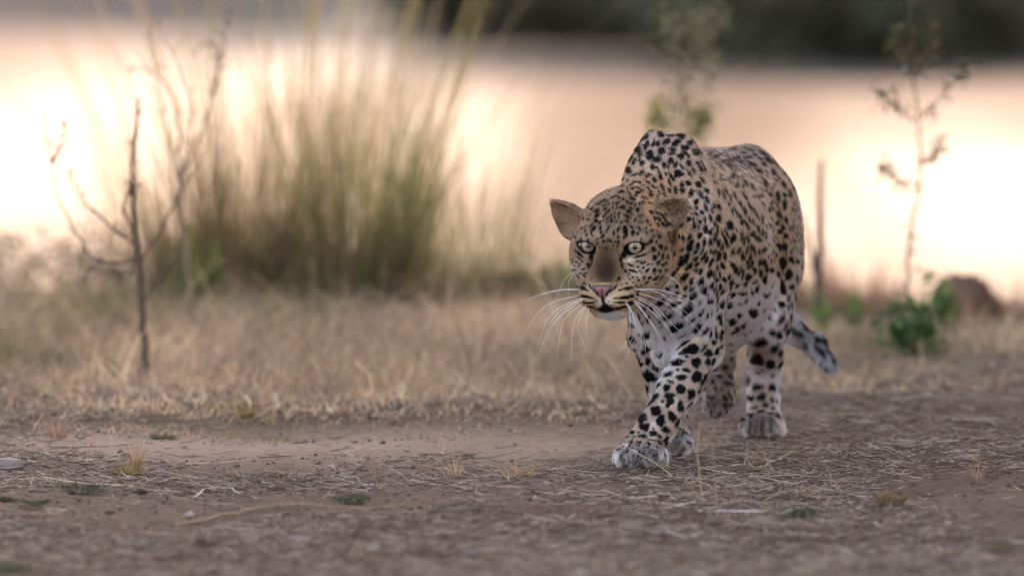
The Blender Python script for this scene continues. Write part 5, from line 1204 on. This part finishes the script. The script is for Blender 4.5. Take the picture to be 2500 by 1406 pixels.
# stalks: (label, base pixel, points in photo pixels, radius, colour)
ST = [
 ('pale dry grass blade leaning across the planted front paw', [(1660, 1176), (1600, 1130), (1560, 1108), (1519, 1084)], .0010, (206, 196, 170), -.085),
 ('upright straw stalk standing behind the second front paw', [(1716, 1230), (1708, 1160), (1703, 1095), (1710, 1032)], .0014, (186, 156, 128), None),
 ('thinner upright straw stalk right of the stalk by the paw', [(1752, 1235), (1745, 1170), (1738, 1082)], .0012, (170, 142, 120), None),
 ('faint thin stalk just below the second front paw', [(1694, 1200), (1685, 1150), (1678, 1110)], .0007, (150, 130, 112), None),
 ('bent dead twig with a pale knob, right of the planted paw', [(1840, 1145), (1825, 1120), (1827, 1075), (1862, 1098), (1888, 1150)], .0013, (150, 128, 118), None),
 ('upright split stalk beside the bent dead twig', [(1892, 1160), (1868, 1115), (1862, 1095)], .0016, (158, 132, 112), None),
 ('long pale straw lying with a splayed root end, right', [(1845, 1133), (1900, 1110), (1955, 1095), (2030, 1088)], .0016, (206, 184, 150), None),
 ('short pale straw leg of the splayed root', [(2028, 1087), (2000, 1105), (1975, 1118)], .0011, (206, 184, 150), None),
 ('second pale straw leg under the splayed root', [(2024, 1088), (2015, 1105), (2006, 1117)], .0010, (200, 180, 148), None),
 ('thin straw lying diagonally in the middle of the right side', [(2115, 1080), (2178, 1103), (2230, 1125)], .0008, (190, 168, 146), None),
 ('reddish stalk with a frayed head near the right edge', [(2400, 1185), (2382, 1120), (2368, 1095), (2355, 1075)], .0009, (176, 128, 100), None),
 ('long brown stick curving across the foreground, left', [(430, 1270), (520, 1255), (620, 1236), (760, 1232), (900, 1236), (1050, 1232)], .0032, (150, 122, 100), None),
 ('brown stick sticking up at an angle, left of centre', [(912, 1198), (860, 1165), (800, 1138)], .0018, (146, 122, 110), None),
 ('second angled stick beside it pointing up left', [(990, 1188), (940, 1160), (893, 1104)], .0018, (150, 126, 112), None),
 ('pale forked stick lying left of the wispy tuft', [(1010, 1182), (975, 1155), (940, 1134)], .0014, (170, 150, 138), None),
 ('pale grey curved twig lying on the dark soil, left of centre', [(472, 1212), (510, 1190), (560, 1185), (592, 1208)], .0022, (180, 166, 164), None),
 ('small upright grey spike on the pale twig', [(598, 1182), (592, 1155), (586, 1124)], .0017, (150, 136, 132), None),
 ('thin grey twig branching right from the upright spike', [(520, 1175), (590, 1184), (650, 1200)], .0014, (140, 122, 116), None),
 ('thin straw line across the pale soil, far left', [(0, 1156), (120, 1153), (250, 1152)], .0013, (170, 144, 120), None),
 ('short hooked stick at the far left near the weed patch', [(10, 1183), (60, 1158), (100, 1145)], .0009, (140, 118, 108), None),
 ('curved pale straw in the lower right, left of the edge', [(2195, 1270), (2192, 1300), (2215, 1330), (2240, 1322)], .0018, (184, 168, 158), None),
 ('blurred pale straw curl below the olive tuft on the right', [(1945, 1195), (1950, 1215), (1990, 1250)], .0020, (170, 154, 148), None),
 ('long straw line crossing under the front paw', [(1480, 1172), (1600, 1166), (1760, 1160)], .0012, (170, 146, 126), None),
 ('long dark stick line on the right side soil', [(1700, 1228), (1850, 1208), (1945, 1165)], .0015, (150, 128, 112), None),
 ('small upright stub left of the planted paw', [(1372, 1180), (1372, 1150), (1371, 1116)], .0009, (160, 134, 114), None),
 ('dry stalk with a faint green foot below the planted paw', [(1640, 1158), (1680, 1180), (1725, 1220)], .0014, (122, 118, 92), None),
]
for lb, pl, r, colr, off in ST:
    d0 = float(gdist(pl[0][1])); 
    if len(pl) > 2 and abs(pl[0][1] - pl[-1][1]) < 70 and abs(pl[0][0] - pl[-1][0]) > 75: Ys = [float(gdist(max(p[1], 1060))) for p in bez(pl, 5)]      # lying
    else: Ys = [d0] * (5 * (len(pl) - 1) + 1)
    if off is not None: Ys = [21.22 + 0 * k for k in Ys]
    pts = []
    for p, Yq in zip(bez(pl, 5), Ys):
        q = PX(p[0], p[1], Yq); zg = float(gz(q[0], q[1])) + r * .8
        if Ys[0] != Ys[-1] or len(set(Ys)) > 1: q[2] = max(zg, zg + 0.003)
        pts.append(q)
    m = mat_basic('stalk_colour', srgb(*colr), .75, noise=(120, .25))
    V, F = tube(pts, [r * (1 - .55 * k / len(pts)) for k in range(len(pts))], 7)
    o = mesh_obj('dry_stalk', V, F, m, loc=tuple(pts[0])); tag(o, lb, 'stalk')
# green leaf on the leaning blade
c = PX(1625, 1146, 21.2); root = empty('green_grass', tuple(c)); tag(root, 'short green grass blade at the foot of the planted front paw', 'grass blade')
V, F = blade_mesh(np.array([PX(1634, 1152, 21.2), PX(1640, 1154, 21.2)]), np.array([[-1.0, 0, .2], [-1.0, 0, .1]]), np.array([.030, .024]), np.array([.0022, .0018]), np.array([1.0, 1.1]), 4, side=np.array([[0, .3, 1.0], [0, .3, 1.0]]))
o = mesh_obj('blade', V, F.astype(np.int32), leaf_mat, root); set_color(o, np.tile(srgb(118, 124, 74), (len(V), 1)))
